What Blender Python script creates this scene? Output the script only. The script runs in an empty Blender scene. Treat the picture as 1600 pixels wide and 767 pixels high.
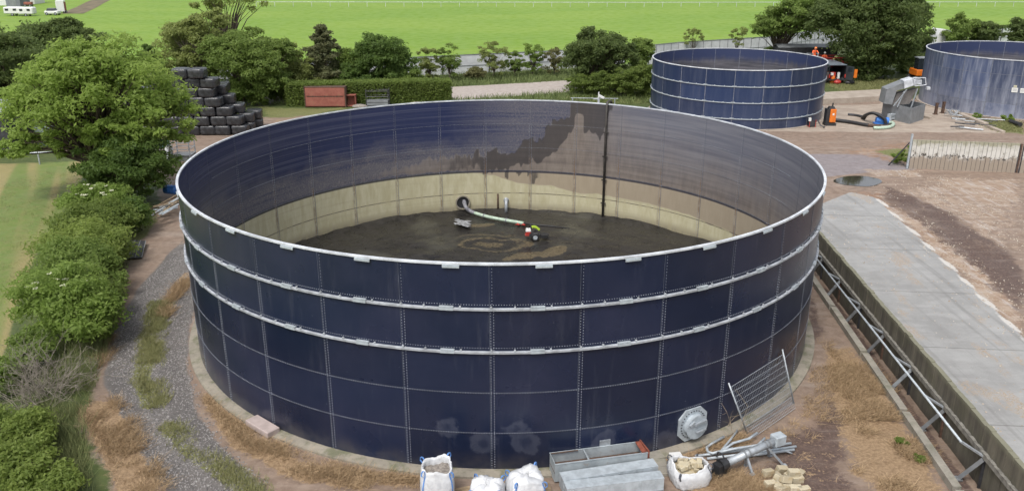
import bpy, bmesh, math, random
import numpy as np
from mathutils import Vector, Matrix
random.seed(7); rng = np.random.default_rng(11)
C = bpy.context.scene.collection
S = bpy.context.scene

# ------------------------------------------------------------------ camera, sky, sun, exposure
FPX, PITCH, YAW, CAMY, CAMZ = 1323.91, 0.34580, -0.01170, -35.937, 15.743
cam = bpy.data.cameras.new('camera'); cam_o = bpy.data.objects.new('camera', cam); C.objects.link(cam_o)
cam.sensor_width = 36; cam.sensor_fit = 'HORIZONTAL'; cam.lens = FPX/1600*36
cam.clip_start = 0.5; cam.clip_end = 3000
cam_o.location = (0, CAMY, CAMZ); cam_o.rotation_euler = (math.pi/2-PITCH, 0, YAW)
S.camera = cam_o

SUN_EL, SUN_AZ = math.radians(58), math.radians(205)     # azimuth measured clockwise from +Y (north)
world = bpy.data.worlds.new('World'); S.world = world; world.use_nodes = True
wn, wl = world.node_tree.nodes, world.node_tree.links
sky = wn.new('ShaderNodeTexSky'); sky.sky_type = 'NISHITA'; sky.sun_disc = False
sky.sun_elevation = SUN_EL; sky.sun_rotation = SUN_AZ; sky.air_density = 1.0; sky.dust_density = 3.0
hsv = wn.new('ShaderNodeHueSaturation'); hsv.inputs['Saturation'].default_value = 0.32
bg = wn['Background']; bg.inputs['Strength'].default_value = 0.15
wl.new(sky.outputs[0], hsv.inputs['Color']); wl.new(hsv.outputs[0], bg.inputs[0])
sun = bpy.data.lights.new('sun', 'SUN'); sun.energy = 1.4; sun.angle = math.radians(16); sun.color = (1, .965, .91)
sun_o = bpy.data.objects.new('sun', sun); C.objects.link(sun_o)
sd = Vector((math.sin(SUN_AZ)*math.cos(SUN_EL), math.cos(SUN_AZ)*math.cos(SUN_EL), math.sin(SUN_EL)))
sun_o.rotation_euler = sd.to_track_quat('Z', 'Y').to_euler()
S.view_settings.view_transform = 'Standard'; S.view_settings.look = 'None'
S.view_settings.gamma = 1; S.view_settings.exposure = 0.70

# ------------------------------------------------------------------ survey helpers: photo ray -> ground / vertical plane
_cp, _sp = math.cos(PITCH), math.sin(PITCH)
def ray(u, v):
    x, yc = (u-800)/FPX, (v-383.5)/FPX
    y, z = _cp-_sp*yc, -_sp-_cp*yc
    c, s = math.cos(YAW), math.sin(YAW)
    return Vector((x*c-y*s, x*s+y*c, z))
CAM = Vector((0, CAMY, CAMZ))
def G(u, v, h=0.0):
    d = ray(u, v); return CAM+d*((h-CAMZ)/d.z)
def A(u, v, Y):
    d = ray(u, v); return CAM+d*((Y-CAMY)/d.y)

# ------------------------------------------------------------------ numpy noise
def _hash(ix, iy, seed):
    n = (ix.astype(np.int64)*374761393+iy.astype(np.int64)*668265263+seed*982451653) & 0x7fffffff
    n = ((n ^ (n >> 13))*1274126177) & 0x7fffffff
    return ((n ^ (n >> 16)) & 0xffff)/65535.0
def vn(x, y, seed=0):
    x = np.asarray(x, float); y = np.asarray(y, float)
    ix, iy = np.floor(x), np.floor(y); fx, fy = x-ix, y-iy
    fx = fx*fx*(3-2*fx); fy = fy*fy*(3-2*fy)
    a = _hash(ix, iy, seed); b = _hash(ix+1, iy, seed); c = _hash(ix, iy+1, seed); d = _hash(ix+1, iy+1, seed)
    return (a*(1-fx)+b*fx)*(1-fy)+(c*(1-fx)+d*fx)*fy
def fbm(x, y, seed=0, o=4):
    t = 0; a = .5; n = 0
    for i in range(o):
        t = t+a*vn(np.asarray(x)*2**i, np.asarray(y)*2**i, seed+i); n += a; a *= .55
    return t/n
def sstep(a, b, x):
    t = np.clip((x-a)/(b-a), 0, 1); return t*t*(3-2*t)

# ------------------------------------------------------------------ mesh builder
class MB:
    def __init__(s): s.v = []; s.f = []; s.m = []
    def add(s, vs, fs, mi=0):
        b = len(s.v); s.v += [tuple(p) for p in vs]
        s.f += [tuple(b+i for i in f) for f in fs]; s.m += [mi]*len(fs); return s
    def box(s, c, size, rot=None, mi=0, taper=1.0):
        x, y, z = (k/2 for k in size); t = taper
        vs = [(-x,-y,-z),(x,-y,-z),(x,y,-z),(-x,y,-z),(-x*t,-y*t,z),(x*t,-y*t,z),(x*t,y*t,z),(-x*t,y*t,z)]
        M = rot if isinstance(rot, Matrix) else (Matrix.Rotation(rot, 3, 'Z') if rot else None)
        vs = [((M @ Vector(p)) if M else Vector(p))+Vector(c) for p in vs]
        return s.add(vs, [(0,3,2,1),(4,5,6,7),(0,1,5,4),(1,2,6,5),(2,3,7,6),(3,0,4,7)], mi)
    def beam(s, a, b, w, h=None, mi=0, up=(0,0,1)):
        a, b = Vector(a), Vector(b); h = h or w; d = (b-a); L = d.length; d.normalize()
        u = Vector(up); sx = d.cross(u)
        if sx.length < 1e-4: sx = d.cross(Vector((1,0,0)))
        sx.normalize(); uz = sx.cross(d)
        vs = [p+sx*i*w/2+uz*j*h/2 for p in (a,b) for i,j in ((-1,-1),(1,-1),(1,1),(-1,1))]
        return s.add(vs, [(0,1,2,3)[::-1],(4,5,6,7),(0,1,5,4),(1,2,6,5),(2,3,7,6),(3,0,4,7)], mi)
    def tube(s, pts, r, n=8, mi=0, cap=True):
        pts = [Vector(p) for p in pts]; N = len(pts)
        rs = r if hasattr(r, '__len__') else [r]*N
        vs = []; prev = None
        for i, p in enumerate(pts):
            d = (pts[min(i+1,N-1)]-pts[max(i-1,0)]).normalized()
            if prev is None:
                ref = Vector((0,0,1)) if abs(d.z) < .9 else Vector((1,0,0)); a = d.cross(ref).normalized()
            else:
                a = prev-d*prev.dot(d)
                a = a.normalized() if a.length > 1e-6 else d.orthogonal().normalized()
            prev = a; b = d.cross(a)
            for k in range(n):
                t = 2*math.pi*k/n; vs.append(p+a*math.cos(t)*rs[i]+b*math.sin(t)*rs[i])
        fs = [(i*n+k, i*n+(k+1)%n, (i+1)*n+(k+1)%n, (i+1)*n+k) for i in range(N-1) for k in range(n)]
        if cap: fs += [tuple(range(n))[::-1], tuple((N-1)*n+k for k in range(n))]
        return s.add(vs, fs, mi)
    def lathe(s, prof, n=96, c=(0,0,0), mi=0, closed=True, a0=0, a1=2*math.pi):
        m = len(prof); full = abs(a1-a0-2*math.pi) < 1e-6; cols = n if full else n+1
        vs = []
        for i in range(cols):
            t = a0+(a1-a0)*i/n
            for r, z in prof: vs.append((c[0]+r*math.sin(t), c[1]-r*math.cos(t), c[2]+z))
        fs = []
        for i in range(n):
            j = (i+1) % cols
            for k in range(m if closed else m-1):
                l = (k+1) % m; fs.append((i*m+k, j*m+k, j*m+l, i*m+l))
        return s.add(vs, fs, mi)
    def prism(s, pts, d, mi=0):
        """planar outline pts, extruded by vector d"""
        n = len(pts); a = [Vector(p) for p in pts]; d = Vector(d); b = [p+d for p in a]
        return s.add(a+b, [tuple(range(n))[::-1], tuple(range(n,2*n))]+[(i,(i+1)%n,n+(i+1)%n,n+i) for i in range(n)], mi)
    def ell(s, c, r, nu=10, nv=7, mi=0, rot=None):
        vs = []; fs = []
        for j in range(nv+1):
            p = math.pi*j/nv
            for i in range(nu):
                t = 2*math.pi*i/nu; q = Vector((r[0]*math.sin(p)*math.cos(t), r[1]*math.sin(p)*math.sin(t), r[2]*math.cos(p)))
                if rot: q = rot @ q
                vs.append(q+Vector(c))
        for j in range(nv):
            for i in range(nu): fs.append((j*nu+i,(j+1)*nu+i,(j+1)*nu+(i+1)%nu,j*nu+(i+1)%nu))
        return s.add(vs, fs, mi)
    def build(s, name, mats, parent=None, smooth=False, fixn=True, bevel=0):
        me = bpy.data.meshes.new(name); me.from_pydata(s.v, [], s.f)
        mats = mats if isinstance(mats, (list, tuple)) else [mats]
        for m in mats: me.materials.append(m)
        if len(mats) > 1: me.polygons.foreach_set('material_index', s.m)
        if fixn:
            bm = bmesh.new(); bm.from_mesh(me); bmesh.ops.recalc_face_normals(bm, faces=bm.faces)
            if bevel: bmesh.ops.bevel(bm, geom=bm.edges[:], offset=bevel, segments=1, affect='EDGES', clamp_overlap=True)
            bm.to_mesh(me); bm.free()
        if smooth: me.polygons.foreach_set('use_smooth', [True]*len(me.polygons))
        o = bpy.data.objects.new(name, me); C.objects.link(o)
        if parent: put(o, parent)
        return o
def put(o, parent):
    o.parent = parent
    o.matrix_parent_inverse = parent_world(parent).inverted()
    return o
def parent_world(p):
    M = Matrix.LocRotScale(p.location, p.rotation_euler, p.scale)
    return (parent_world(p.parent) @ p.matrix_parent_inverse @ M) if p.parent else M
def tag(o, label=None, cat=None, group=None, kind=None):
    if label: o['label'] = label
    if cat: o['category'] = cat
    if group: o['group'] = group
    if kind: o['kind'] = kind
    return o
def empty(name, loc, label, cat, group=None):
    o = bpy.data.objects.new(name, None); C.objects.link(o); o.location = loc; o.empty_display_size = .2
    return tag(o, label, cat, group)
def copy_tree(o, parent=None):
    c = o.copy(); C.objects.link(c)
    if parent: c.parent = parent
    for ch in [k for k in bpy.data.objects if k.parent == o]: copy_tree(ch, c)
    return c
def np_mesh(name, V, F, mats, attrs=None, smooth=False, parent=None):
    """V (n,3) F (m,4) arrays"""
    me = bpy.data.meshes.new(name); k = F.shape[1]
    me.vertices.add(len(V)); me.vertices.foreach_set('co', np.ascontiguousarray(V, np.float32).ravel())
    me.loops.add(F.size); me.loops.foreach_set('vertex_index', np.ascontiguousarray(F, np.int32).ravel())
    me.polygons.add(len(F)); me.polygons.foreach_set('loop_start', np.arange(0, F.size, k, dtype=np.int32))
    me.polygons.foreach_set('loop_total', np.full(len(F), k, np.int32))
    for m in (mats if isinstance(mats, (list,tuple)) else [mats]): me.materials.append(m)
    me.update(calc_edges=True)
    for an, av in (attrs or {}).items():
        a = me.attributes.new(an, 'FLOAT', 'POINT'); a.data.foreach_set('value', np.ascontiguousarray(av, np.float32).ravel())
    if smooth: me.polygons.foreach_set('use_smooth', np.ones(len(F), bool))
    o = bpy.data.objects.new(name, me); C.objects.link(o)
    if parent: put(o, parent)
    return o

# ------------------------------------------------------------------ materials
class NT:
    def __init__(s, name):
        s.mat = bpy.data.materials.new(name); s.mat.use_nodes = True
        s.n = s.mat.node_tree.nodes; s.l = s.mat.node_tree.links; s.b = s.n['Principled BSDF']; s.out = s.n['Material Output']
        s.co = s.n.new('ShaderNodeTexCoord').outputs['Object']
    def _in(s, sock, v):
        if isinstance(v, bpy.types.NodeSocket): s.l.new(v, sock)
        elif v is not None:
            if sock.type == 'RGBA' and not hasattr(v, '__len__'): v = (v, v, v, 1)
            if sock.type == 'RGBA' and len(v) == 3: v = (*v, 1)
            sock.default_value = v
    def noise(s, scale, detail=4, rough=.55, vec=None, dist=0, stretch=None):
        t = s.n.new('ShaderNodeTexNoise'); v = vec or s.co
        if stretch: v = s.mapping(v, stretch)
        s.l.new(v, t.inputs['Vector']); t.inputs['Scale'].default_value = scale; t.inputs['Detail'].default_value = detail
        t.inputs['Roughness'].default_value = rough; t.inputs['Distortion'].default_value = dist; return t.outputs[0]
    def voro(s, scale, feat='F1', out='Distance', vec=None):
        t = s.n.new('ShaderNodeTexVoronoi'); s.l.new(vec or s.co, t.inputs['Vector']); t.feature = feat
        t.inputs['Scale'].default_value = scale; return t.outputs[out]
    def mapping(s, v, scale, rot=(0,0,0)):
        m = s.n.new('ShaderNodeMapping'); s.l.new(v, m.inputs[0]); m.inputs['Scale'].default_value = scale
        m.inputs['Rotation'].default_value = rot; return m.outputs[0]
    def attr(s, name):
        a = s.n.new('ShaderNodeAttribute'); a.attribute_name = name; return a.outputs['Fac']
    def math(s, op, a, b=0.0, c=None):
        m = s.n.new('ShaderNodeMath'); m.operation = op; s._in(m.inputs[0], a); s._in(m.inputs[1], b)
        if c is not None: s._in(m.inputs[2], c)
        return m.outputs[0]
    def rng(s, v, a, b, c=0, d=1):
        m = s.n.new('ShaderNodeMapRange'); m.interpolation_type = 'SMOOTHSTEP'; s._in(m.inputs[0], v)
        for i, k in enumerate((a,b,c,d)): m.inputs[1+i].default_value = k
        return m.outputs[0]
    def mix(s, f, a, b, mode='MIX'):
        m = s.n.new('ShaderNodeMix'); m.data_type = 'RGBA'; m.blend_type = mode
        s._in(m.inputs[0], f); s._in(m.inputs[6], a); s._in(m.inputs[7], b); return m.outputs[2]
    def ramp(s, f, stops):
        r = s.n.new('ShaderNodeValToRGB'); s._in(r.inputs[0], f); e = r.color_ramp.elements
        while len(e) < len(stops): e.new(.5)
        for i, (p, c) in enumerate(stops):
            e[i].position = p; e[i].color = (c, c, c, 1) if not hasattr(c, '__len__') else (*c, 1)
        return r.outputs[0]
    def island(s):
        g = s.n.new('ShaderNodeNewGeometry'); return g.outputs['Random Per Island']
    def objrand(s):
        g = s.n.new('ShaderNodeObjectInfo'); return g.outputs['Random']
    def sep(s, v=None):
        x = s.n.new('ShaderNodeSeparateXYZ'); s.l.new(v or s.co, x.inputs[0]); return x.outputs
    def bump(s, h, strength=.4, dist=.02):
        b = s.n.new('ShaderNodeBump'); s._in(b.inputs['Strength'], strength); b.inputs['Distance'].default_value = dist
        s._in(b.inputs['Height'], h); s.l.new(b.outputs[0], s.b.inputs['Normal'])
    def set(s, color=None, rough=None, metal=None, spec=None, coat=None):
        for k, v in (('Base Color', color), ('Roughness', rough), ('Metallic', metal), ('Specular IOR Level', spec), ('Coat Weight', coat)):
            if v is not None: s._in(s.b.inputs[k], v)
        return s.mat
def lin(r, g, b):
    f = lambda c: (c/255/12.92 if c/255 <= .04045 else ((c/255+.055)/1.055)**2.4)
    return (f(r), f(g), f(b))
def plain(name, col, rough=.6, metal=0, var=.25, scale=3.0, bump=0, spec=None):
    t = NT(name); n = t.noise(scale, 5)
    c = t.mix(t.rng(n, .3, .7), tuple(k*(1-var) for k in col), tuple(min(1, k*(1+var)) for k in col))
    if bump: t.bump(t.noise(scale*8, 4), bump, .01)
    return t.set(c, rough, metal, spec)
def leafmat(name, ca, cb, dark=None, trans=.35):
    t = NT(name); r = t.island(); n = t.noise(.55, 2)
    c = t.mix(r, ca, cb); c = t.mix(t.math('MULTIPLY', t.rng(n, .35, .68), .35), c, dark or tuple(k*.6 for k in ca))
    t.set(c, .55, spec=.25)
    tr = t.n.new('ShaderNodeBsdfTranslucent'); t._in(tr.inputs[0], t.mix(.5, c, tuple(min(1, k*1.3) for k in cb)))
    m = t.n.new('ShaderNodeMixShader'); m.inputs[0].default_value = trans
    t.l.new(t.b.outputs[0], m.inputs[1]); t.l.new(tr.outputs[0], m.inputs[2]); t.l.new(m.outputs[0], t.out.inputs[0])
    return t.mat
M = {}
M['galv'] = plain('galvanised', (.33,.355,.38), .45, .35, .18, 6)
M['galv_pale'] = plain('galvanised_pale', (.38,.42,.45), .5, .2, .15, 5)
M['white_steel'] = plain('white_steel', (.47,.49,.52), .5, 0, .22, 2.2)
M['steel_grey'] = plain('grey_steel', (.20,.21,.22), .5, .2, .15, 2)
M['bolt'] = plain('bolt_caps', (.22,.235,.27), .45, .2, .25, 5)
M['black_rubber'] = plain('black_rubber', (.02,.02,.022), .55, 0, .3, 4)
M['dark_metal'] = plain('dark_metal', (.045,.045,.05), .5, .3, .3, 4)
M['orange'] = plain('orange_paint', (.60,.15,.015), .4, 0, .1, 4)
M['red'] = plain('red_paint', (.34,.03,.022), .45, 0, .2, 4)
M['blue'] = plain('blue_paint', (.04,.16,.48), .4, 0, .15, 4)
M['lime'] = plain('lime_hivis', (.36,.52,.04), .6, 0, .1, 4)
M['hiviso'] = plain('orange_hivis', (.80,.13,.04), .7, 0, .1, 6)
M['hivisy'] = plain('yellow_hivis', (.62,.66,.22), .7, 0, .1, 6)
M['skin'] = plain('skin', (.50,.30,.22), .6, 0, .05, 6)
M['navy_cloth'] = plain('navy_cloth', (.02,.025,.05), .8, 0, .1, 6)
M['hat'] = plain('white_plastic', (.60,.60,.585), .35, 0, .04, 4)
M['wood'] = plain('weathered_wood', (.26,.19,.115), .8, 0, .3, 5, .3)
M['bark'] = plain('bark', (.085,.065,.048), .9, 0, .35, 4, .5)
M['bark_pale'] = plain('bark_pale', (.20,.17,.13), .9, 0, .35, 4, .5)
M['rust'] = plain('rusty_steel', (.075,.042,.028), .8, 0, .4, 8, .3)
M['glass'] = plain('dark_glass', (.02,.025,.03), .08, 0, .1, 2)
M['strap_blue'] = plain('blue_strap', (.09,.21,.48), .6, 0, .1, 6)
M['strap_dark'] = plain('dark_strap', (.06,.065,.08), .6, 0, .1, 6)
M['hose_pale'] = plain('pale_green_hose', (.36,.45,.36), .5, 0, .15, 4)
M['hose_grey'] = plain('grey_hose', (.20,.20,.22), .5, 0, .2, 4)
def _block():
    t = NT('pale_block'); c = t.mix(t.objrand(), (.36,.31,.215), (.46,.41,.30))
    c = t.mix(t.rng(t.noise(7, 5), .45, .75), c, (.34,.26,.14)); t.bump(t.noise(30, 4), .3, .01); return t.set(c, .85)
M['block'] = _block()
def _conc(name, a, b, moss=0, scale=1.2):
    t = NT(name); c = t.mix(t.rng(t.noise(scale, 6, .6), .3, .7), a, b)
    c = t.mix(t.math('MULTIPLY', t.rng(t.noise(9, 5), .5, .75), .4), c, tuple(k*.5 for k in a))
    if moss: c = t.mix(t.math('MULTIPLY', t.rng(t.noise(1.6, 6, .65), .48, .66), moss), c, (.07,.085,.03))
    t.bump(t.noise(20, 5), .35, .01); return t.set(c, .85)
M['concrete'] = _conc('concrete', (.22,.205,.175), (.31,.285,.24), .35)
M['concrete_moss'] = _conc('mossy_concrete', (.20,.18,.145), (.28,.25,.20), .6)
M['concrete_beige'] = _conc('beige_concrete', (.28,.235,.19), (.37,.315,.26), 0)
# ------------------------------------------------------------------ ground
def px(*pts, h=0.0): return np.array([G(u, v, h)[:2] for u, v in pts])
def sdf(P, poly):
    """signed distance (negative inside) of points P (n,2) to polygon"""
    d = np.full(len(P), 1e9); ins = np.zeros(len(P), bool); n = len(poly)
    for i in range(n):
        a, b = poly[i], poly[(i+1) % n]; e = b-a; w = P-a
        t = np.clip((w@e)/max(e@e, 1e-9), 0, 1)
        d = np.minimum(d, np.hypot(*(w-t[:,None]*e).T))
        c = (a[1] > P[:,1]) != (b[1] > P[:,1])
        with np.errstate(divide='ignore', invalid='ignore'):
            xi = (b[0]-a[0])*(P[:,1]-a[1])/(b[1]-a[1])+a[0]
        ins ^= c & (P[:,0] < xi)
    return np.where(ins, -d, d)
def pdist(P, line):
    d = np.full(len(P), 1e9)
    for a, b in zip(line[:-1], line[1:]):
        e = b-a; w = P-a; t = np.clip((w@e)/max(e@e, 1e-9), 0, 1)
        d = np.minimum(d, np.hypot(*(w-t[:,None]*e).T))
    return d
TR = 13.241
FENCE = np.array([(-75,38),(-40,56),(-13,67.4),(9.6,75.2),(17,80),(27,90),(43,101),(68,114),(96,128),(160,158)], float)
gx = np.arange(-64, 80.01, .3); gy = np.arange(-48, 112.01, .3)
GX, GY = np.meshgrid(gx, gy); P = np.stack([GX.ravel(), GY.ravel()], 1)
wob = np.stack([fbm(P[:,0]*.6, P[:,1]*.6, 3)-.5, fbm(P[:,0]*.6+50, P[:,1]*.6, 9)-.5], 1)
Pw = P+wob*1.2; Pf = P+wob*.35
def soft(d, w): return np.clip(.5-d/(2*w), 0, 1)
Z = {}
fieldpoly = np.vstack([FENCE, [(160,700),(-700,700),(-700,38)]])
Z['field'] = soft(sdf(P, fieldpoly), .6)
Z['lawn'] = soft(sdf(Pf, np.array([(-47,25),(-31,27),(-28.3,18),(-25.6,9.0),(-23.3,2.5),(-20.8,-3.5),(-18.8,-8),(-17.4,-12),(-17,-30),(-60,-30),(-60,0)], float)), .5)
Z['dirt'] = soft(sdf(Pw, np.vstack([px((170,767)), [(-14.6,-10),(-16.0,-6.0),(-17.3,-2.6),(-18.8,2),(-20.0,6.5),(-20.6,12),(-23.5,20),(-31,27),(-38,33),(-31,41),(-20,44.5),(2,47),(12.5,43.5),(14.3,47.2),(22,54.5),(31,50),(36,55),(45,52),(62,40),(78,36),(78,-45),(-12,-45)]])), .8)
Z['road'] = soft(sdf(Pf, np.array([(-26,50.5),(-9.5,53.5),(-4.3,52.6),(2.5,55.2),(6.5,57.0),(9.5,60),(8.8,65.9),(-6,60.9),(-13,58.5),(-27,55.5)], float)), .5)
trk_o = np.vstack([px((285,375),(232,430),(172,520),(164,600),(190,690),(258,767)), [(-8,-20),(-5,-45)]])
trk_i = np.vstack([[(2,-45),(-1.5,-20)], px((415,767),(340,690),(305,640),(290,570),(297,520)), [(-13.9,-1),(-14.1,4)]])
Z['track'] = soft(sdf(Pf, np.vstack([trk_o, trk_i])), .35)
Z['gravel'] = soft(sdf(Pf, px((1255,241),(1405,240),(1428,260),(1432,265),(1370,269),(1290,276),(1283,262))), .5)*.95
padpoly = np.vstack([px((1283,345),(1285,318),(1330,300),(1366,308),(1470,402),(1600,527)), [(21.5,-8),(19.5,-30),(13.4,-30),(14.5,-16),(15.9,4),(16.3,9)]])
Z['conc'] = soft(sdf(P+wob*.10, padpoly), .22)
Z['beige'] = soft(sdf(Pf, np.vstack([px((1195,205.5),(1375,206.5),(1568,208),(1500,180),(1430,160),(1400,140),(1375,163),(1285,165))])), .35)
rr = np.hypot(P[:,0], P[:,1])
st = np.maximum.reduce([
    soft(pdist(Pf, px((150,640),(180,690),(215,767)))-.55, .35),
    soft(pdist(Pf, px((200,440),(165,500),(148,570)))-.3, .3)*.8,
    soft(pdist(Pf, px((330,620),(380,690),(470,735),(560,752)))-.40, .3),
    soft(pdist(Pf, px((296,428),(262,470),(246,500)))-.30, .25),
    soft(sdf(Pw, px((1290,540),(1330,545),(1400,640),(1470,740),(1475,800),(1400,800),(1340,720),(1300,640))), .7),
    soft(pdist(Pf, px((1050,705),(1110,690),(1150,690)))-.5, .3),
    soft(pdist(Pf, px((1100,765),(1180,760)))-.6, .4),
    soft(pdist(Pf, px((600,750),(640,752)))-.3, .3),
    soft(sdf(Pw, px((1130,690),(1280,560),(1300,640),(1360,760),(1200,767))), .8)*.36,
    soft(sdf(Pw, px((410,185),(560,172),(640,166),(700,166),(560,185),(420,197))), .8)*.45])
Z['straw'] = st
Z['green'] = np.maximum.reduce([
    soft(pdist(Pf, px((243,478),(232,520),(226,560),(224,600),(234,632)))-.33, .3),
    soft(pdist(Pf, px((258,672),(310,720),(380,767),(420,800)))-.22, .3)*.85,
    soft(sdf(Pw, px((390,160),(440,170),(560,168),(480,182),(415,186))), .8)*.75,
    soft(sdf(Pf, px((1285,130),(1430,120),(1400,145),(1330,150))), .8)*.8,
    soft(sdf(Pf, px((1505,185),(1600,192),(1600,210),(1560,206))), .8)*.9,
    soft(sdf(Pf, px((1360,236),(1432,230),(1426,262),(1405,248))), .6)*.8,
    soft(pdist(Pf, px((190,395),(235,345)))-.5, .4)*.8,
    soft(pdist(Pf, px((1410,693),(1440,718)))-.2, .2),
    soft(sdf(Pf, px((860,157),(900,145),(1000,150),(1015,163),(930,160))), .5)*.9])
Z['dark'] = np.maximum.reduce([
    soft(sdf(Pw, px((1385,290),(1480,330),(1600,410),(1600,490),(1530,425),(1440,350),(1375,310))), 1.2)*.95,
    soft(pdist(Pw, px((1330,270),(1480,272),(1600,280)))-.4, .8)*.6,
    soft(pdist(P, px((1284,450),(1338,525),(1408,625),(1500,755),(1560,840)))-.22, .22),
    soft(sdf(Pw, px((1270,450),(1292,560),(1250,650),(1160,720),(1180,800),(1360,800),(1330,600))), .8)*.60,
    soft(sdf(Pf, px((1268,450),(1290,520),(1265,545),(1262,480))), .5)*.8])
Z['orange'] = np.maximum(soft(sdf(Pw, px((1340,300),(1395,300),(1520,410),(1600,470),(1600,510),(1380,320))), 1.6),
    soft(sdf(Pw, px((1290,236),(1420,265),(1600,275),(1600,240),(1430,215))), 1.5)*.55)
Z['line'] = soft(pdist(P+wob*.12, np.vstack([px((1368,307),(1470,402),(1600,527)), [(21.5,-8),(19.6,-30)]]))-.09, .12)
Z['pale'] = soft(sdf(Pw, px((1372,306),(1400,300),(1470,350),(1600,455),(1600,527),(1470,402))), .9)
Z['pale'] = np.maximum(Z['pale'], soft(sdf(Pw, px((1440,275),(1600,280),(1600,330),(1520,318))), 1.2)*.75)
Z['pale'] = np.maximum(Z['pale'], soft(sdf(Pw, px((1340,264),(1432,266),(1440,276),(1370,278))), .5)*.7)
Z['pale'] = np.maximum(Z['pale'], soft(sdf(Pw, px((1380,292),(1480,280),(1600,282),(1600,527),(1470,402))), 1.4)*.56)
Z['rut'] = np.maximum(soft(pdist(Pf, px((268,400),(205,500),(185,590),(212,680),(285,767)))-.35, .4), soft(pdist(Pf, px((290,455),(262,560),(285,645),(360,715),(460,775)))-.35, .4))
zz = (fbm(P[:,0]*1.3, P[:,1]*1.3, 21)-.5)*(.05+.10*np.clip(Z['straw']+Z['green'], 0, 1))*(1-np.maximum.reduce([Z['conc'],Z['beige'],Z['road'],Z['track']*.8]))
zz *= np.clip((np.abs(rr-13.6)-.2)/1.0, 0, 1)
zz -= .03*soft(pdist(P, px((1284,450),(1338,525),(1408,625),(1500,755),(1560,840)))-.2, .2)
zz[rr < 13] = -.05
def groundmat():
    t = NT('ground_surfaces'); s = t.sep()
    n1 = t.noise(.35, 6, .6); n2 = t.noise(2.2, 6, .65); n3 = t.noise(9, 5, .7); n4 = t.noise(40, 3, .7)
    br = t.math('ADD', t.math('MULTIPLY', t.math('SUBTRACT', n2, .5), 1.1), t.math('MULTIPLY', t.math('SUBTRACT', n3, .5), .9))
    def m(name, k=1.0, lo=.40, hi=.60):
        return t.rng(t.math('ADD', t.attr(name), t.math('MULTIPLY', br, k)), lo, hi)
    stre = t.noise(1.0, 4, .6, stretch=(.35, 3.0, 1))
    c = t.mix(t.rng(n2, .3, .7), (.046,.068,.019), (.085,.105,.032)); c = t.mix(t.rng(n3, .55, .8), c, (.17,.15,.07))
    f = t.mix(t.rng(stre, .3, .7), (.112,.200,.015), (.152,.252,.022)); f = t.mix(t.math('MULTIPLY', t.rng(t.noise(.05, 5, .6, stretch=(.5,1,1)), .40, .62), .75), f, (.175,.262,.030)); f = t.mix(t.math('MULTIPLY', t.rng(n1, .40, .75), .4), f, (.185,.275,.040))
    f = t.mix(t.math('MULTIPLY', t.rng(n3, .5, .8), .35), f, (.085,.155,.022))
    c = t.mix(t.attr('field'), c, f)
    rot = t.mapping(t.co, (1,1,1), (0,0,math.radians(-24))); rs = t.sep(rot)
    band = t.noise(.42, 2, .5, vec=t.mapping(rot, (1,.05,1)))
    lw = t.mix(t.rng(band, .46, .56), (.250,.208,.090), (.105,.165,.034)); lw = t.mix(t.math('MULTIPLY', t.rng(n2, .35, .7), .55), lw, (.175,.175,.062))
    lw = t.mix(t.math('MULTIPLY', t.rng(n3, .4, .8), .4), lw, (.25,.205,.105)); c = t.mix(m('lawn', .25), c, lw)
    d = t.mix(t.rng(n2, .25, .75), (.158,.112,.084), (.255,.192,.148)); d = t.mix(t.math('MULTIPLY', t.rng(n3, .5, .8), .6), d, (.31,.25,.205))
    d = t.mix(t.math('MULTIPLY', t.rng(n1, .5, .7), .5), d, (.25,.175,.132)); s2 = t.noise(.9, 6, .65, stretch=(.22,1.5,1)); d = t.mix(t.math('MULTIPLY', t.rng(s2, .50, .70), .45), d, (.335,.285,.245)); d = t.mix(t.math('MULTIPLY', t.rng(s2, .46, .30), .35), d, (.130,.098,.082)); d = t.mix(t.rng(n4, .62, .8), d, (.095,.072,.060)); c = t.mix(m('dirt', .3), c, d)
    r = t.mix(t.rng(n2, .3, .7), (.30,.255,.225), (.39,.345,.31)); c = t.mix(m('road', .15), c, r)
    vs = t.voro(16, 'F1', 'Color'); vv = t.sep(vs)[0]
    g = t.mix(vv, (.102,.093,.088), (.146,.135,.127)); g = t.mix(t.rng(n1, .35, .7), g, t.mix(vv, (.120,.107,.098), (.178,.160,.147)))
    g = t.mix(t.rng(vv, .965, .985), g, (.34,.33,.31)); g = t.mix(t.math('MULTIPLY', t.rng(n2, .5, .75), .45), g, (.085,.076,.070))
    g = t.mix(t.math('MULTIPLY', m('rut', .4), .45), g, (.078,.071,.068))
    c = t.mix(m('track', .22), c, g); c = t.mix(m('gravel', .3), c, t.mix(t.rng(n2, .3, .7), (.175,.150,.150), (.235,.208,.210)))
    # silage pad, stains of juice and mud outside the clean grey strip
    sm = t.noise(.5, 7, .68, stretch=(1, .6, 1)); sm2 = t.noise(1.1, 7, .7, stretch=(.5, 1.3, 1))
    og = t.mix(t.rng(sm, .35, .65), (.190,.108,.065), (.29,.190,.125)); og = t.mix(t.rng(sm2, .50, .68), og, (.36,.315,.275)); c = t.mix(m('orange', .7), c, og)
    og2 = t.mix(t.rng(n3, .4, .7), (.075,.050,.042), (.150,.102,.080)); og2 = t.mix(t.math('MULTIPLY', t.rng(t.noise(1.6, 6, .75, vec=t.mapping(t.co, (.28,1.9,1), (0,0,math.radians(20)))), .54, .66), .5), og2, (.22,.175,.15)); c = t.mix(m('dark', .6), c, og2)
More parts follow.
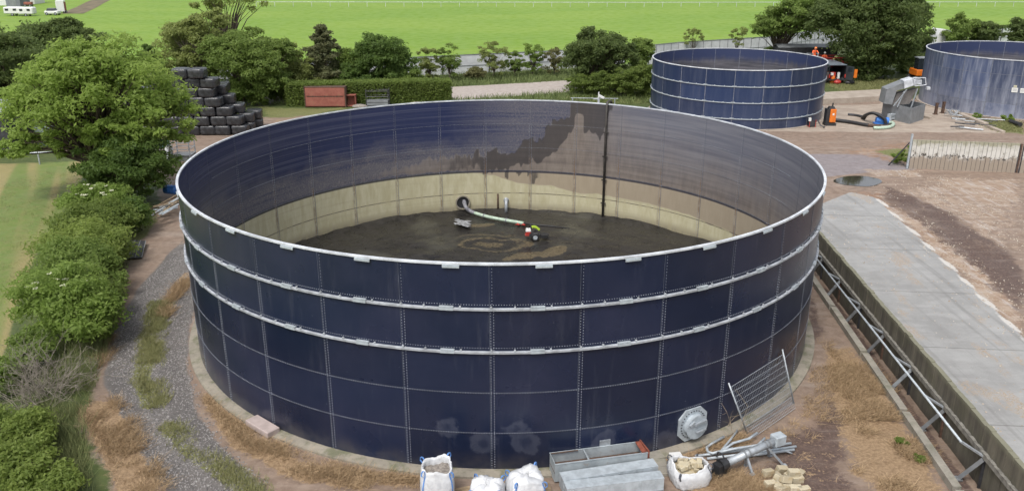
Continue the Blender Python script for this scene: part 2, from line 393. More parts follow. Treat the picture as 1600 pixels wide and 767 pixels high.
    dg = t.noise(1.6, 6, .75, vec=t.mapping(t.co, (1.9,.28,1), (0,0,math.radians(14)))); pl = t.mix(t.rng(sm2, .38, .60), (.235,.155,.100), (.345,.270,.205)); pl = t.mix(t.math('MULTIPLY', t.rng(dg, .50, .62), .8), pl, (.43,.40,.375)); pl = t.mix(t.math('MULTIPLY', t.rng(n4, .55, .7), .5), pl, (.46,.43,.40)); pl = t.mix(t.math('MULTIPLY', t.rng(stre, .5, .7), .5), pl, (.27,.20,.15)); c = t.mix(t.math('MULTIPLY', m('pale', .9), .75), c, pl); c = t.mix(t.math('MULTIPLY', m('dark', .6), t.rng(sm, .25, .55, .35, 1)), c, og2)
    k = t.mix(t.rng(sm, .3, .7), (.225,.222,.215), (.29,.288,.28)); k = t.mix(t.math('MULTIPLY', t.rng(sm2, .42, .66), .5), k, (.345,.342,.332))
    k = t.mix(t.math('MULTIPLY', t.rng(n3, .55, .75), .4), k, (.185,.178,.168))
    tyre = t.noise(1.0, 4, .6, vec=t.mapping(t.co, (2.2,.06,1), (0,0,math.radians(-6)))); k = t.mix(t.math('MULTIPLY', t.rng(tyre, .52, .68), .38), k, (.13,.125,.118)); dj = t.math('ABSOLUTE', t.math('SUBTRACT', t.math('FRACT', t.math('DIVIDE', t.math('ADD', s[1], t.math('MULTIPLY', s[0], .1)), 6.0)), .5)); k = t.mix(t.math('MULTIPLY', t.rng(dj, .008, .003), .6), k, (.11,.105,.098))
    chip = t.math('MULTIPLY', t.rng(t.noise(.38, 4, .6, stretch=(1.6,.7,1)), .57, .64), t.rng(n3, .42, .58)); k = t.mix(t.math('MULTIPLY', chip, .9), k, t.mix(t.rng(n4, .4, .6), (.22,.15,.095), (.40,.34,.27)))
    c = t.mix(m('conc', .10, .44, .56), c, k)
    b = t.mix(t.rng(sm2, .3, .7), (.255,.205,.165), (.385,.325,.265)); b = t.mix(t.math('MULTIPLY', t.rng(sm, .5, .7), .6), b, (.195,.145,.115)); c = t.mix(m('beige', .25), c, b)
    so = t.mix(t.rng(n3, .3, .7), (.180,.118,.068), (.32,.225,.135)); so = t.mix(t.rng(n4, .55, .75), so, (.125,.082,.05)); c = t.mix(m('straw', .95), c, so)
    gr = t.mix(t.rng(n3, .3, .7), (.095,.110,.036), (.185,.180,.075)); c = t.mix(m('green', .7), c, gr)
    c = t.mix(t.math('MULTIPLY', m('line', .35, .3, .5), .9), c, (.48,.46,.43))
    wet = t.rng(t.noise(.6, 4, .6), .4, .7, .62, .95)
    t.bump(t.math('ADD', t.math('MULTIPLY', n3, .6), t.math('ADD', t.math('MULTIPLY', n4, .5), t.math('MULTIPLY', vv, .3))), t.rng(t.attr('field'), .4, .6, .55, .12), .03)
    return t.set(c, wet, spec=.3)
GM = groundmat()
ny, nx = GX.shape
idx = np.arange(nx*ny).reshape(ny, nx)
F = np.stack([idx[:-1,:-1], idx[:-1,1:], idx[1:,1:], idx[1:,:-1]], -1).reshape(-1, 4)
fc = F[:,0]
keys = list(Z)
own = np.zeros(len(F), int)
zones = [('ground', None), ('field','field'), ('lawn','lawn'), ('road','road'), ('gravel_track','track'), ('clamp_floor','conc'), ('concrete_yard','beige')]
for i, (n, k) in enumerate(zones):
    if k: own[Z[k][F].mean(1) > .5] = i
V = np.stack([P[:,0], P[:,1], zz], 1)
for i, (n, k) in enumerate(zones):
    sel = F[own == i]; u, inv = np.unique(sel, return_inverse=True)
    o = np_mesh(n, V[u], inv.reshape(-1, 4), GM, {a: Z[a][u] for a in keys}, smooth=True); tag(o, kind='structure')
# far field and far grass: a coarse sheet round the fine one, reaching past the horizon
b = MB(); X0, X1, Y0, Y1 = gx[0], gx[-1], gy[0], gy[-1]
ring = [(-1500,-300),(X0,-300),(X1,-300),(1500,-300)]
xs = [-1500, X0, X1, 1500]; ys = [-300, Y0, Y1, 2500]
for i in range(3):
    for j in range(3):
        if i == 1 and j == 1: continue
        b.add([(xs[i],ys[j],0),(xs[i+1],ys[j],0),(xs[i+1],ys[j+1],0),(xs[i],ys[j+1],0)], [(0,1,2,3)])
o = b.build('far_field', GM); tag(o, kind='structure')
a = o.data.attributes.new('field', 'FLOAT', 'POINT'); a.data.foreach_set('value', [1.0]*len(o.data.vertices))
# worn path between the two far fields
b = MB(); lp = [G(200,-14), G(168,-4), G(150,4), G(135,12), G(112,22)]; lp = [p+Vector((0,0,.03)) for p in lp]
for p, q in zip(lp[:-1], lp[1:]): b.add([p+Vector((-2.6,0,0)), p+Vector((2.6,0,0)), q+Vector((2.6,0,0)), q+Vector((-2.6,0,0))], [(0,1,2,3)])
tag(b.build('field_path', plain('worn_path', (.13,.105,.06), .9, 0, .35, .5)), kind='structure')
# puddle: thin water sheet in a hollow of the yard
pp = px((1302,283),(1318,277),(1345,275.5),(1372,280),(1377,286),(1358,292),(1330,290.5),(1312,288))
b = MB(); cen = pp.mean(0); q = []
for i in range(40):
    t = i/40*len(pp); k = int(t); f = t-k; m_ = len(pp); a0_, a1_, a2_, a3_ = (pp[(k+j) % m_] for j in (-1,0,1,2))
    a_ = .5*(2*a1_+(a2_-a0_)*f+(2*a0_-5*a1_+4*a2_-a3_)*f*f+(3*a1_-a0_-3*a2_+a3_)*f**3); q.append((a_[0], a_[1], .035))
b.add(q, [tuple(range(40))])
t = NT('water'); t.set((.035,.03,.025), .04, spec=.6)
tag(b.build('puddle', t.mat), kind='structure')
# ------------------------------------------------------------------ main slurry tank
NP, DT, T0, HT = 31, 2*math.pi/31, -.024, 7.0
def pol(r, a, z): return Vector((r*math.sin(a), -r*math.cos(a), z))
def hit(u, v, R=TR, near=True):
    d = ray(u, v); a = d.x**2+d.y**2; bq = 2*(CAM.x*d.x+CAM.y*d.y); c = CAM.x**2+CAM.y**2-R*R
    D = math.sqrt(max(0, bq*bq-4*a*c)); t = (-bq-D)/(2*a) if near else (-bq+D)/(2*a)
    p = CAM+d*t; return p, math.atan2(p.x, -p.y)
def outer_mat():
    t = NT('navy_enamel'); tint = t.attr('tint'); s = t.sep()
    c = t.mix(tint, (.0052,.0098,.027), (.0105,.0165,.042))
    c = t.mix(t.math('MULTIPLY', t.rng(t.noise(.35, 4, .6), .4, .75), .3), c, (.035,.038,.07))  # broad paler patches paint a sky-like reflection into the panels
    sp = t.rng(t.noise(11, 2, .5), .77, .80); c = t.mix(t.math('MULTIPLY', sp, .5), c, (.25,.26,.30))
    stv = t.noise(3.0, 5, .65, stretch=(1,1,.12)); c = t.mix(t.math('MULTIPLY', t.rng(stv, .52, .8), .16), c, (.11,.115,.14))
    low = t.math('MULTIPLY', t.rng(s[2], .9, 0, 0, 1), t.rng(t.noise(1.4, 5, .6), .3, .7)); c = t.mix(t.math('MULTIPLY', low, .35), c, (.10,.085,.07))
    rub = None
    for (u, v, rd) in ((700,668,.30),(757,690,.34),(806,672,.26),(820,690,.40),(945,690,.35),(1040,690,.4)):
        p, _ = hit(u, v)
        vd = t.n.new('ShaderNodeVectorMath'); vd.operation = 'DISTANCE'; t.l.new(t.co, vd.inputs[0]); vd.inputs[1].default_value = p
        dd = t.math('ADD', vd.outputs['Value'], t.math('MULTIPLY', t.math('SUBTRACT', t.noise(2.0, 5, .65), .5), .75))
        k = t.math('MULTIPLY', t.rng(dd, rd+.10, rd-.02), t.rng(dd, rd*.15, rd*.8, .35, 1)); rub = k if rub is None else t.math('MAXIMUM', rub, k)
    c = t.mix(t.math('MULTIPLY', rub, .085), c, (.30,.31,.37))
    t.bump(t.noise(.9, 2, .5), .06, .05)
    return t.set(c, t.math('ADD', t.math('MULTIPLY', t.noise(.8, 3), .14), .22), spec=.40)
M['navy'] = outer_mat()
def inner_mat():
    t = NT('stained_lining'); film, dark, grime, s = t.attr('film'), t.attr('wet'), t.attr('grime'), t.sep(t.co)
    n = t.noise(3, 6, .68, stretch=(1,1,.25)); hz = t.noise(1.0, 5, .7, stretch=(.12,.12,5.0)); hz2 = t.noise(1.0, 3, .7, stretch=(.05,.05,16.0)); fine = t.noise(14, 4, .7)
    navy = t.mix(t.attr('tint'), (.0205,.0275,.070), (.027,.034,.080))
    navy = t.mix(t.math('MULTIPLY', t.rng(hz2, .50, .64), .42), navy, (.125,.13,.18))
    navy = t.mix(t.math('MULTIPLY', t.rng(n, .5, .8), .12), navy, (.10,.11,.16))
    cream = t.mix(t.rng(n, .3, .7), (.385,.352,.225), (.48,.45,.315)); cream = t.mix(t.math('MULTIPLY', t.rng(hz, .5, .75), .4), cream, (.29,.26,.185))
    isn = t.rng(s[2], 2.79, 2.81)
    c = t.mix(isn, cream, navy)
    # grey wash-down marks above the cream rows
    gm = t.math('MULTIPLY', grime, t.rng(t.math('ADD', hz, t.math('MULTIPLY', fine, .4)), .42, .74))
    c = t.mix(t.math('MULTIPLY', gm, .85), c, t.mix(t.rng(fine, .4, .7), (.115,.110,.125), (.19,.175,.165)))
    fl = t.mix(t.rng(t.math('ADD', t.math('MULTIPLY', n, .5), t.math('MULTIPLY', hz, .5)), .35, .65), (.115,.094,.080), (.205,.172,.145))
    fl = t.mix(t.math('MULTIPLY', t.rng(fine, .5, .75), .4), fl, (.095,.080,.070)); fl = t.mix(t.attr('pale'), fl, t.mix(n, (.25,.20,.145), (.32,.265,.195)))
    fl = t.mix(t.attr('grey'), fl, t.mix(t.rng(hz, .3, .7), (.105,.108,.135), (.185,.185,.205)))  # blue-grey over the film: grime, plus sky reflection painted in on the right
    fm = t.rng(t.math('ADD', film, t.math('MULTIPLY', t.math('SUBTRACT', n, .5), .55)), .35, .65)
    c = t.mix(t.math('MULTIPLY', fm, .88), c, fl)
    wm = t.rng(t.math('ADD', dark, t.math('MULTIPLY', t.math('SUBTRACT', n, .5), .8)), .34, .66); c = t.mix(t.math('MULTIPLY', wm, .78), c, (.030,.027,.029))
    # dark joint at the foot of the navy rows and rust lines down the joints
    jl = t.math('MULTIPLY', t.rng(s[2], 2.66, 2.69), t.rng(s[2], 2.84, 2.80)); c = t.mix(t.math('MULTIPLY', jl, .85), c, (.016,.018,.035))
    jl2 = t.math('MULTIPLY', t.rng(s[2], 1.36, 1.38), t.rng(s[2], 1.44, 1.41)); c = t.mix(t.math('MULTIPLY', jl2, t.rng(n, .35, .6, .2, .8)), c, (.06,.05,.04))
    ru = t.math('MULTIPLY', t.attr('seam'), t.rng(t.noise(5, 4, .7, stretch=(1,1,.35)), .38, .62)); ru = t.math('MULTIPLY', ru, t.rng(s[2], 4.6, 2.9, .05, 1))
    c = t.mix(t.math('MULTIPLY', ru, .75), c, (.155,.095,.05))
    foot = t.math('MULTIPLY', t.rng(s[2], .95, .35), t.rng(n, .35, .65, .5, 1)); c = t.mix(t.math('MULTIPLY', foot, .65), c, (.085,.06,.045))
    t.bump(fine, .15, .01)
    return t.set(c, t.mix(fm, .26, .5), spec=.4)
M['lining'] = inner_mat()
M['ring_steel'] = plain('ring_galv', (.36,.38,.41), .5, .1, .25, 4)
tank = empty('slurry_tank', (0,0,0), 'huge open navy tank in the centre with two white ring beams, drained to its floor', 'tank', 'slurry tanks')
def shell(R, inner):
    SEG = 20 if inner else 7
    na = NP*SEG; rows = 5; zs = np.linspace(.0, HT, 71 if inner else 6); ang = T0+np.arange(na+1)*DT/SEG
    V = []; tint = []; F = []
    # separate panel tint: duplicate columns at the joints by building each panel row alone
    rt = rng.random((NP, 5)); nz = len(zs); per = (nz-1)//5
    att = {k: [] for k in ('tint','film','wet','grime','pale','grey','seam')}
    for p in range(NP):
        for r in range(5):
            zr = zs[r*per:(r+1)*per+1]; b0 = len(V)
            for i in range(SEG+1):
                a = T0+(p+i/SEG)*DT
                for z in zr:
                    V.append(pol(R+(0.004*(r % 2) if not inner else 0), a, z)); att['tint'].append(rt[p, r])
                    if inner: att['seam'].append(1.0 if i in (0, SEG) else 0.0)
            m = len(zr)
            for i in range(SEG):
                for k in range(m-1):
                    q = (b0+i*m+k, b0+(i+1)*m+k, b0+(i+1)*m+k+1, b0+i*m+k+1); F.append(q if not inner else q[::-1])
    V = np.array(V)
    if inner:
        phi = np.arctan2(V[:,0], V[:,1]); z = V[:,2]
        nn = fbm(phi*9, z*.9, 5, 5)-.5; ns = fbm(phi*45, z*.22, 8, 4)-.5
        I = lambda xs, ys: np.interp(phi, xs, ys)
        top = I([-3.2,-1.5,-.9,-.45,-.12,.06,.09,.19,.20,.30,.31,.40,.60,.62,.9,1.5,3.2],[2.8,3.2,3.25,3.5,3.75,3.9,4.5,4.9,5.5,6.1,7.6,7.8,7.8,7.8,7.8,7.8,4])
        edge = top+nn*.9+ns*.8+(fbm(phi*120, z*.1, 15, 2)-.5)*.5
        att['film'] = .5+(edge-z)/.5
        strength = I([-3.2,-1.2,-.5,-.25,0,3.2],[0,.25,.5,.9,1,1])
        att['film'] = np.clip(att['film'], 0, 1)*strength
        low = I([-3.2,-.35,-.2,0,.12,.35,.9,1.6],[2.78,2.78,2.78,2.3,2.0,1.65,1.5,1.2])+nn*.5
        att['film'] *= np.clip((z-low)/.3+.5, 0, 1)
        att['pale'] = np.clip((2.82-z)/.12, 0, 1)*.85+.10
        att['grey'] = np.clip(I([-3.2,-.4,.0,.35,.47,.6,.9,1.5],[.85,.65,.15,.0,.35,.55,.7,.8])*np.clip((z-2.6+nn*1.5)/2.4, .1, 1.8), 0, 1)  # grey film mask; up the right wall it also carries painted sky reflection
        wl_ = I([-.5,-.2,0,.06,.10,.19,.20,.29,.30,.36,.37,.46,.50,.52,1],[2.8,2.85,2.8,2.9,3.1,3.6,3.9,4.7,5.2,6.6,5.0,5.6,7,7.2,7.2])+ns*1.3+(fbm(phi*120, z*.1, 16, 2)-.5)*.7
        wt = np.clip((z-wl_)/.3+.5, 0, 1)*np.clip((edge+.05-z)/.15+.5, 0, 1)*np.clip(I([-.7,-.45,-.1,.1,.46,.5,.52],[0,.2,.65,1,1,.5,0]), 0, 1)
        drip = np.clip((z-(2.75-np.clip(fbm(phi*48, z*.12, 23, 2)-.45, 0, 1)*2.6))/.2+.5, 0, 1)*(z < 2.72)*np.clip(I([-.22,-.10,.14,.22],[0,.65,.65,0]), 0, 1)
        wt = np.maximum(wt, drip)
        att['wet'] = wt
        att['grime'] = np.maximum(np.clip((4.9+nn*1.8-z)/1.1, 0, 1), np.clip((phi+.25)/.3, 0, 1)*.75*(phi < .5))*np.clip((z-2.75)/.1, 0, 1)
    else:
        att = {'tint': att['tint']}
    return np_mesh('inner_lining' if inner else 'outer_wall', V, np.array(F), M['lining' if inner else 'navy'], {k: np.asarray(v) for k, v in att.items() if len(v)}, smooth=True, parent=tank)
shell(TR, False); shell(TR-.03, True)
b = MB(); b.lathe([(TR-.05,HT-.03),(TR+.045,HT-.03),(TR+.045,HT+.028),(TR-.05,HT+.03)], 186); b.build('rim', M['white_steel'], tank)
for k in (1, 2):
    z = HT-1.4*k; b = MB()
    b.lathe([(TR+.012,z-.030),(TR+.082,z-.042),(TR+.09,z+.020),(TR+.012,z+.030)], 186)
    for p in range(NP):
        for q in (.25,.45,.65,.99):
            a = T0+(p+q)*DT; b.box(pol(TR+.045,a,z+.06), (.05,.06,.05), a)
    b.build('ring_beam', M['ring_steel'], tank)
    for p in range(NP):
        a = T0+(p+.5)*DT; s_ = MB(); s_.box(pol(TR+.05,a,z+.062), (.42,.085,.035), a); s_.box(pol(TR+.102,a,z), (.42,.012,.075), a); s_.build('splice_plate', M['galv_pale'], tank)
for p in range(NP):
    a = T0+(p+.56)*DT; s_ = MB(); s_.box(pol(TR+.07,a,HT-.085), (.50,.02,.065), a); s_.box(pol(TR+.036,a,HT-.045), (.50,.05,.02), a); s_.build('rim_plate', M['galv_pale'], tank)
# bolts (a stuff part) and pale sealant lines along the joints
def bolts():
    V = []; F = []
    def bolt(p, n, s):
        n = Vector(n); t = Vector((0,0,1)).cross(n).normalized(); w = Vector((0,0,1)); b0 = len(V)
        for i, j in ((-1,-1),(1,-1),(1,1),(-1,1)): V.append(p+(t*i+w*j)*s)
        for i, j in ((-1,-1),(1,-1),(1,1),(-1,1)): V.append(p+(t*i+w*j)*s*.7+n*s*1.1)
        F.extend([(b0+4,b0+5,b0+6,b0+7),(b0,b0+1,b0+5,b0+4),(b0+1,b0+2,b0+6,b0+5),(b0+2,b0+3,b0+7,b0+6),(b0+3,b0,b0+4,b0+7)])
    for p in range(NP):
        a = T0+p*DT; front = math.cos(a) > -.1
        for side in ((1,) if front else (-1,)):
            R = TR+.004 if side > 0 else TR-.034
            n = lambda q: pol(side, q, 0)
            cols = (-.045,.045) if side > 0 else (-.06,.06)
            z = .06
            while z < HT-1.48:
                for ci, cx in enumerate(cols):
                    q = a+cx/TR; bolt(pol(R, q, z+(.045 if ci == 1 else 0)), n(q), .013 if side > 0 else .014)
                z += .09
            while z < HT-.1:
                bolt(pol(R, a, z), n(a), .010); z += .10
        for r in (1,2,3,4):
            for i in range(34):
                q = a+(i+.5)*DT/34; fr = math.cos(q) > -.1
                if r < 2 and not fr: continue
                sd_ = 1 if fr else -1
                zz_ = 1.4*r+(.12 if (r > 2 and fr) else 0)
                bolt(pol(TR+.006 if fr else TR-.034, q, zz_), pol(sd_, q, 0), .0125 if fr else .013)
    o = np_mesh('bolts', np.array(V), np.array(F), M['bolt'], parent=tank); tag(o, kind='stuff')
bolts()
b = MB()
for p in range(NP):
    a = T0+p*DT
    for R, w in ((TR+.0035,.008),(TR-.0335,.010)):
        b.box(pol(R, a-.08/TR, HT/2), (w*1.2,.006,HT-.1), a)
    for r in (3,4): pass
for r in (1,2): b.lathe([(TR+.002,1.4*r+.02),(TR+.009,1.4*r+.02),(TR+.009,1.4*r+.026),(TR+.002,1.4*r+.026)], 186)
b.build('sealant', plain('sealant', (.075,.085,.11), .6, 0, .3, 5), tank)
b = MB(); b.lathe([(TR-.06,-.2),(TR+.42,-.2),(TR+.40,.07),(TR+.10,.11),(TR-.06,.11)], 186)
tag(b.build('tank_footing', M['concrete_moss']), kind='structure')
# access hatch on the outer wall
p0, ha = hit(1081, 661); hz = p0.z
def onwall(dx, dz, out): return pol(TR+out, ha, hz)+Vector((math.cos(ha), math.sin(ha), 0))*dx+Vector((0,0,dz))
nrm = pol(1, ha, 0)
hatch = MB(); o8 = [(-.58,-.30),(-.30,-.58),(.30,-.58),(.58,-.30),(.58,.30),(.30,.58),(-.30,.58),(-.58,.30)]
hatch.prism([onwall(x,z,-.02) for x,z in o8], nrm*.07); ho = hatch.build('hatch', M['galv_pale'], tank)
c_ = MB(); c_.tube([onwall(.03,-.03,.05), onwall(.03,-.03,.22)], .40, 28); c_.tube([onwall(.03,-.03,.22), onwall(.03,-.03,.245)], .43, 28); c_.build('cover', M['galv_pale'], ho)
c_ = MB(); c_.beam(onwall(-.12,.12,.29), onwall(.36,.16,.29), .08, .08); c_.beam(onwall(-.02,-.20,.29), onwall(.36,-.16,.29), .06, .06); c_.beam(onwall(-.3,.10,.27), onwall(-.1,.2,.27), .05, .1); c_.build('bracket', M['galv'], ho)
c_ = MB()
for i in range(28):
    t = 2*math.pi*i/28; c_.tube([onwall(.49*math.cos(t),.49*math.sin(t),.045), onwall(.49*math.cos(t),.49*math.sin(t),.075)], .02, 6)
c_.build('hatch_bolts', M['dark_metal'], ho)
p0, ha = hit(945, 692); hz = p0.z; c_ = MB(); c_.box(pol(TR+.015,ha,hz), (.36,.03,.26), ha)
for i in range(5):
    for j in (-.1,.1): c_.box(pol(TR+.035,ha+(i-2)*.075/TR,hz+j), (.025,.02,.025), ha)
c_.build('blanking_plate', M['galv'], tank)
# inside: overflow pipe, manhole, elbow
q = hit(945, 250, TR-.14, False)[0]; b = MB()
b.tube([(q.x,q.y,.3),(q.x,q.y,6.85),(q.x*1.005,q.y*1.005,7.10),(q.x*1.03,q.y*1.03,7.16),(q.x*1.055,q.y*1.055,7.05),(q.x*1.06,q.y*1.06,6.5),(q.x*1.06,q.y*1.06,.1)], .072, 10)
for z in (1.2,2.6,4,5.4): b.box((q.x,q.y,z), (.3,.08,.06), -math.atan2(q.x,q.y))
b.build('overflow_pipe', plain('tarred_pipe', (.050,.045,.040), .5, .1, .5, 5), tank, smooth=True)
q, _ = hit(723, 316, TR-.04, False); ni = Vector((-q.x,-q.y,0)).normalized(); ti = Vector((-ni.y, ni.x, 0))
b = MB(); ringp = []
for i in range(28):
    t = 2*math.pi*i/28
    for rr_, of in ((.37,.0),(.37,.12),(.44,.12),(.44,.0)): ringp.append(q+ti*math.cos(t)*rr_+Vector((0,0,math.sin(t)*rr_))+ni*of)
b.add(ringp, [(i*4+k, ((i+1)%28)*4+k, ((i+1)%28)*4+(k+1)%4, i*4+(k+1)%4) for i in range(28) for k in range(4)])
mo = b.build('manhole', M['concrete_moss'], tank)
b = MB(); b.tube([q+ni*.015, q+ni*.04], .38, 28); b.build('manhole_opening', M['black_rubber'], mo)  # solid black disc stands in for the shade inside the open hole
q, _ = hit(791, 328, TR-.04, False); ni = Vector((-q.x,-q.y,0)).normalized(); z0 = .3
b = MB(); b.tube([Vector((q.x,q.y,.95)), Vector((q.x,q.y,.97))+ni*.2, Vector((q.x,q.y,.9))+ni*.34, Vector((q.x,q.y,.7))+ni*.4, Vector((q.x,q.y,.25))+ni*.4], .10, 12)
b.tube([Vector((q.x,q.y,.95)), Vector((q.x,q.y,.955))+ni*.05], .16, 14)
b.build('elbow_pipe', M['galv'], tank, smooth=True)
q, _ = hit(778, 318, TR-.06, False); b = MB(); b.tube([(q.x,q.y,.3),(q.x,q.y,1.35)], .05, 8); b.tube([(q.x,q.y,.3),(q.x,q.y,.36)], .16, 10); b.build('drain_valve', M['rust'], tank, smooth=True)
# slurry floor
nr, na = 90, 240
rad = np.sqrt(np.linspace(0.0001, 1, nr))*(TR-.035); an = np.linspace(0, 2*np.pi, na, endpoint=False)
RR, AA = np.meshgrid(rad, an, indexing='ij'); X = (RR*np.sin(AA)).ravel(); Y = (-RR*np.cos(AA)).ravel()
dx = X+1.2*(fbm(X*.4,Y*.4,31)-.5); dy = Y+1.2*(fbm(X*.4,Y*.4,37)-.5)
def elp(u, v, a_, b_, rot=0, k=.25):
    c = G(u, v, .3); ex, ey = X-c.x, Y-c.y; cr, sr = math.cos(rot), math.sin(rot)
    d = np.hypot((ex*cr+ey*sr)/a_, (-ex*sr+ey*cr)/b_)+(fbm(X*1.2,Y*1.2,41)-.5)*.5; return np.clip((1-d)/k+.5, 0, 1)
sw = np.sin((np.hypot(X-G(770,382,.3).x, (Y-G(770,382,.3).y)*1.5)+fbm(X*.7,Y*.7,44)*2.2)*5.5)*(.3+fbm(X*1.6,Y*.9,46))
crust = np.maximum.reduce([elp(768,380,2.5,1.7)*(.42+.26*sw), elp(865,393,1.1,.55,.9), elp(820,400,1.4,.4,.5), elp(750,352,.9,.35,.2)*.75, elp(835,378,.8,.5)*.4])
hgt = .30+(fbm(dx*1.1,dy*1.1,51)-.5)*.16+(fbm(dx*4,dy*4,57)-.5)*.09*(fbm(X*.5,Y*.5,59) > .47)+crust*.03*(sw+.5)
c = G(842,302,.3); hgt += .28*np.exp(-((X-c.x)**2+(Y-c.y)**2)/.25)
hgt += .25*np.clip((RR.ravel()-12.6)/.6, 0, 1)*fbm(AA.ravel()*12, AA.ravel()*0, 61)
i, j = np.meshgrid(np.arange(nr-1), np.arange(na), indexing='ij'); j2 = (j+1) % na
F = np.stack([i*na+j, (i+1)*na+j, (i+1)*na+j2, i*na+j2], -1).reshape(-1, 4)
t = NT('slurry'); n = t.noise(1.3, 6, .65, dist=1.2); n2 = t.noise(7, 5, .7, dist=.8)
cc = t.mix(t.rng(n, .35, .65), (.012,.0112,.011), (.026,.0235,.021)); cc = t.mix(t.rng(t.noise(.35, 3, .5), .52, .66), cc, (.045,.043,.034))
cm = t.rng(t.math('ADD', t.attr('crust'), t.math('MULTIPLY', t.math('SUBTRACT', n2, .5), .8)), .40, .70)
cc = t.mix(t.math('MULTIPLY', cm, .8), cc, t.mix(t.rng(n2, .35, .65), (.060,.046,.026), (.150,.118,.066)))
t.bump(t.math('ADD', n, t.math('MULTIPLY', n2, .6)), .7, .05)
t.set(cc, t.math('ADD', t.math('MULTIPLY', t.rng(n, .3, .7), .35), .20), spec=.45)
tag(np_mesh('slurry_floor', np.stack([X, Y, hgt], 1), F, t.mat, {'crust': crust}, smooth=True), kind='structure')
# ------------------------------------------------------------------ the two smaller tanks
def small_enamel(name, base, chalk):
    t = NT(name); s = t.sep(); tint = t.attr('tint')
    c = t.mix(tint, tuple(k*.75 for k in base), tuple(k*1.25 for k in base))
    stv = t.noise(2.2, 5, .65, stretch=(1,1,.10)); c = t.mix(t.math('MULTIPLY', t.rng(stv, .42, .75), chalk), c, (.40,.42,.48))
    k = t.rng(s[2], 3.6, 0, 0, 1); c = t.mix(t.math('MULTIPLY', t.math('MULTIPLY', k, chalk), t.rng(t.noise(1.0, 5, .6), .25, .6)), c, (.36,.37,.42))
    return t.set(c, .33, spec=.4)
def round_tank(name, label, cx, cy, R, H, zrings, npan, a0, mat, beams, innermat):
    o = empty(name, (cx, cy, 0), label, 'tank', 'slurry tanks'); ct = Vector((cx, cy, 0))
    zs = [0]+sorted(zrings)+[H]; V = []; F = []; ti = []; d = 2*math.pi/npan
    for p in range(npan):
        for r in range(len(zs)-1):
            b0 = len(V); tv = rng.random()
            for i in range(7):
                for z in (zs[r], zs[r+1]): V.append(ct+pol(R, a0+(p+i/6)*d, z)); ti.append(tv)
            for i in range(6): F.append((b0+2*i, b0+2*i+2, b0+2*i+3, b0+2*i+1))
    np_mesh('outer_wall', np.array(V), np.array(F), mat, {'tint': np.array(ti)}, smooth=True, parent=o)
    b = MB(); b.lathe([(R-.03,0),(R-.03,H)], 144, ct, closed=False); b.build('inner_lining', innermat, o, smooth=True)
    b = MB(); b.lathe([(R-.05,H-.02),(R+.05,H-.02),(R+.05,H+.045),(R-.05,H+.05)], 144, ct); b.build('rim', M['white_steel'], o)
    for z in (zrings if beams else []):
        b = MB(); b.lathe([(R+.006,z-.03),(R+.07,z-.04),(R+.07,z+.02),(R+.006,z+.025)], 144, ct)
        for i in range(npan*3):
            b.box(ct+pol(R+.05, a0+i*d/3, z+.06), (.07 if i % 3 else .35,.06,.045), a0+i*d/3)
        b.build('ring_beam', M['galv_pale'], o)
    b = MB()
    for p in range(npan):
        a = a0+p*d
        b.box(ct+pol(R+.004, a, H/2), (.055,.012,H-.1), a); b.box(ct+pol(R-.034, a, H/2), (.04,.012,H-.1), a)
    if not beams:
        for z in zrings: b.lathe([(R+.001,z-.012),(R+.012,z-.012),(R+.012,z+.012),(R+.001,z+.012)], 144, ct)
    b.build('panel_joints', plain('joint_strip', (.15,.16,.19), .5, .1, .3, 5), o)
    return o
dirty = None
t = NT('small_tank_lining'); s = t.sep(); n = t.noise(1.5, 5, .65, stretch=(.2,.2,2.5))
c = t.mix(t.rng(t.math('ADD', s[2], t.math('MULTIPLY', t.noise(2, 4, .6, stretch=(1,1,.2)), 1.2)), 5.1, 4.2), (.026,.036,.088), t.mix(t.rng(n, .3, .7), (.045,.045,.055), (.12,.115,.13)))
dirty = t.set(c, .4)
round_tank('slurry_tank', 'glossy navy tank with three pale ring beams behind the big tank, orange pump beside', 22.44, 45.48, 8.02, 5.16, [.94,2.34,3.75], 20, .03, small_enamel('navy_enamel_far', (.016,.029,.074), .06), True, dirty)
t3 = round_tank('slurry_tank', 'chalky faded blue tank at the right edge, with warning signs on its wall', 51.91, 49.59, 8.66, 5.33, [1.33,2.66,4.0], 21, .10, small_enamel('chalky_blue_enamel', (.050,.066,.120), .42), False, dirty)
for cx, cy, R in ((22.44,45.48,8.02),(51.91,49.59,8.66)):
    b = MB(); b.lathe([(R-.1,-.1),(R+.25,-.1),(R+.25,.06),(R-.1,.06)], 96, (cx,cy,0)); tag(b.build('tank_footing', M['concrete_beige']), kind='structure')
# liquid inside
t = NT('settled_slurry'); t.set(t.mix(t.noise(.8,5), (.03,.028,.025), (.06,.055,.05)), .3)
for cx, cy, R in ((22.44,45.48,7.96),(51.91,49.59,8.6)):
    b = MB(); b.add([Vector((cx,cy,0))+pol(R, i/72*2*math.pi, 1.6) for i in range(72)], [tuple(range(72))]); tag(b.build('tank_slurry', t.mat), kind='structure')
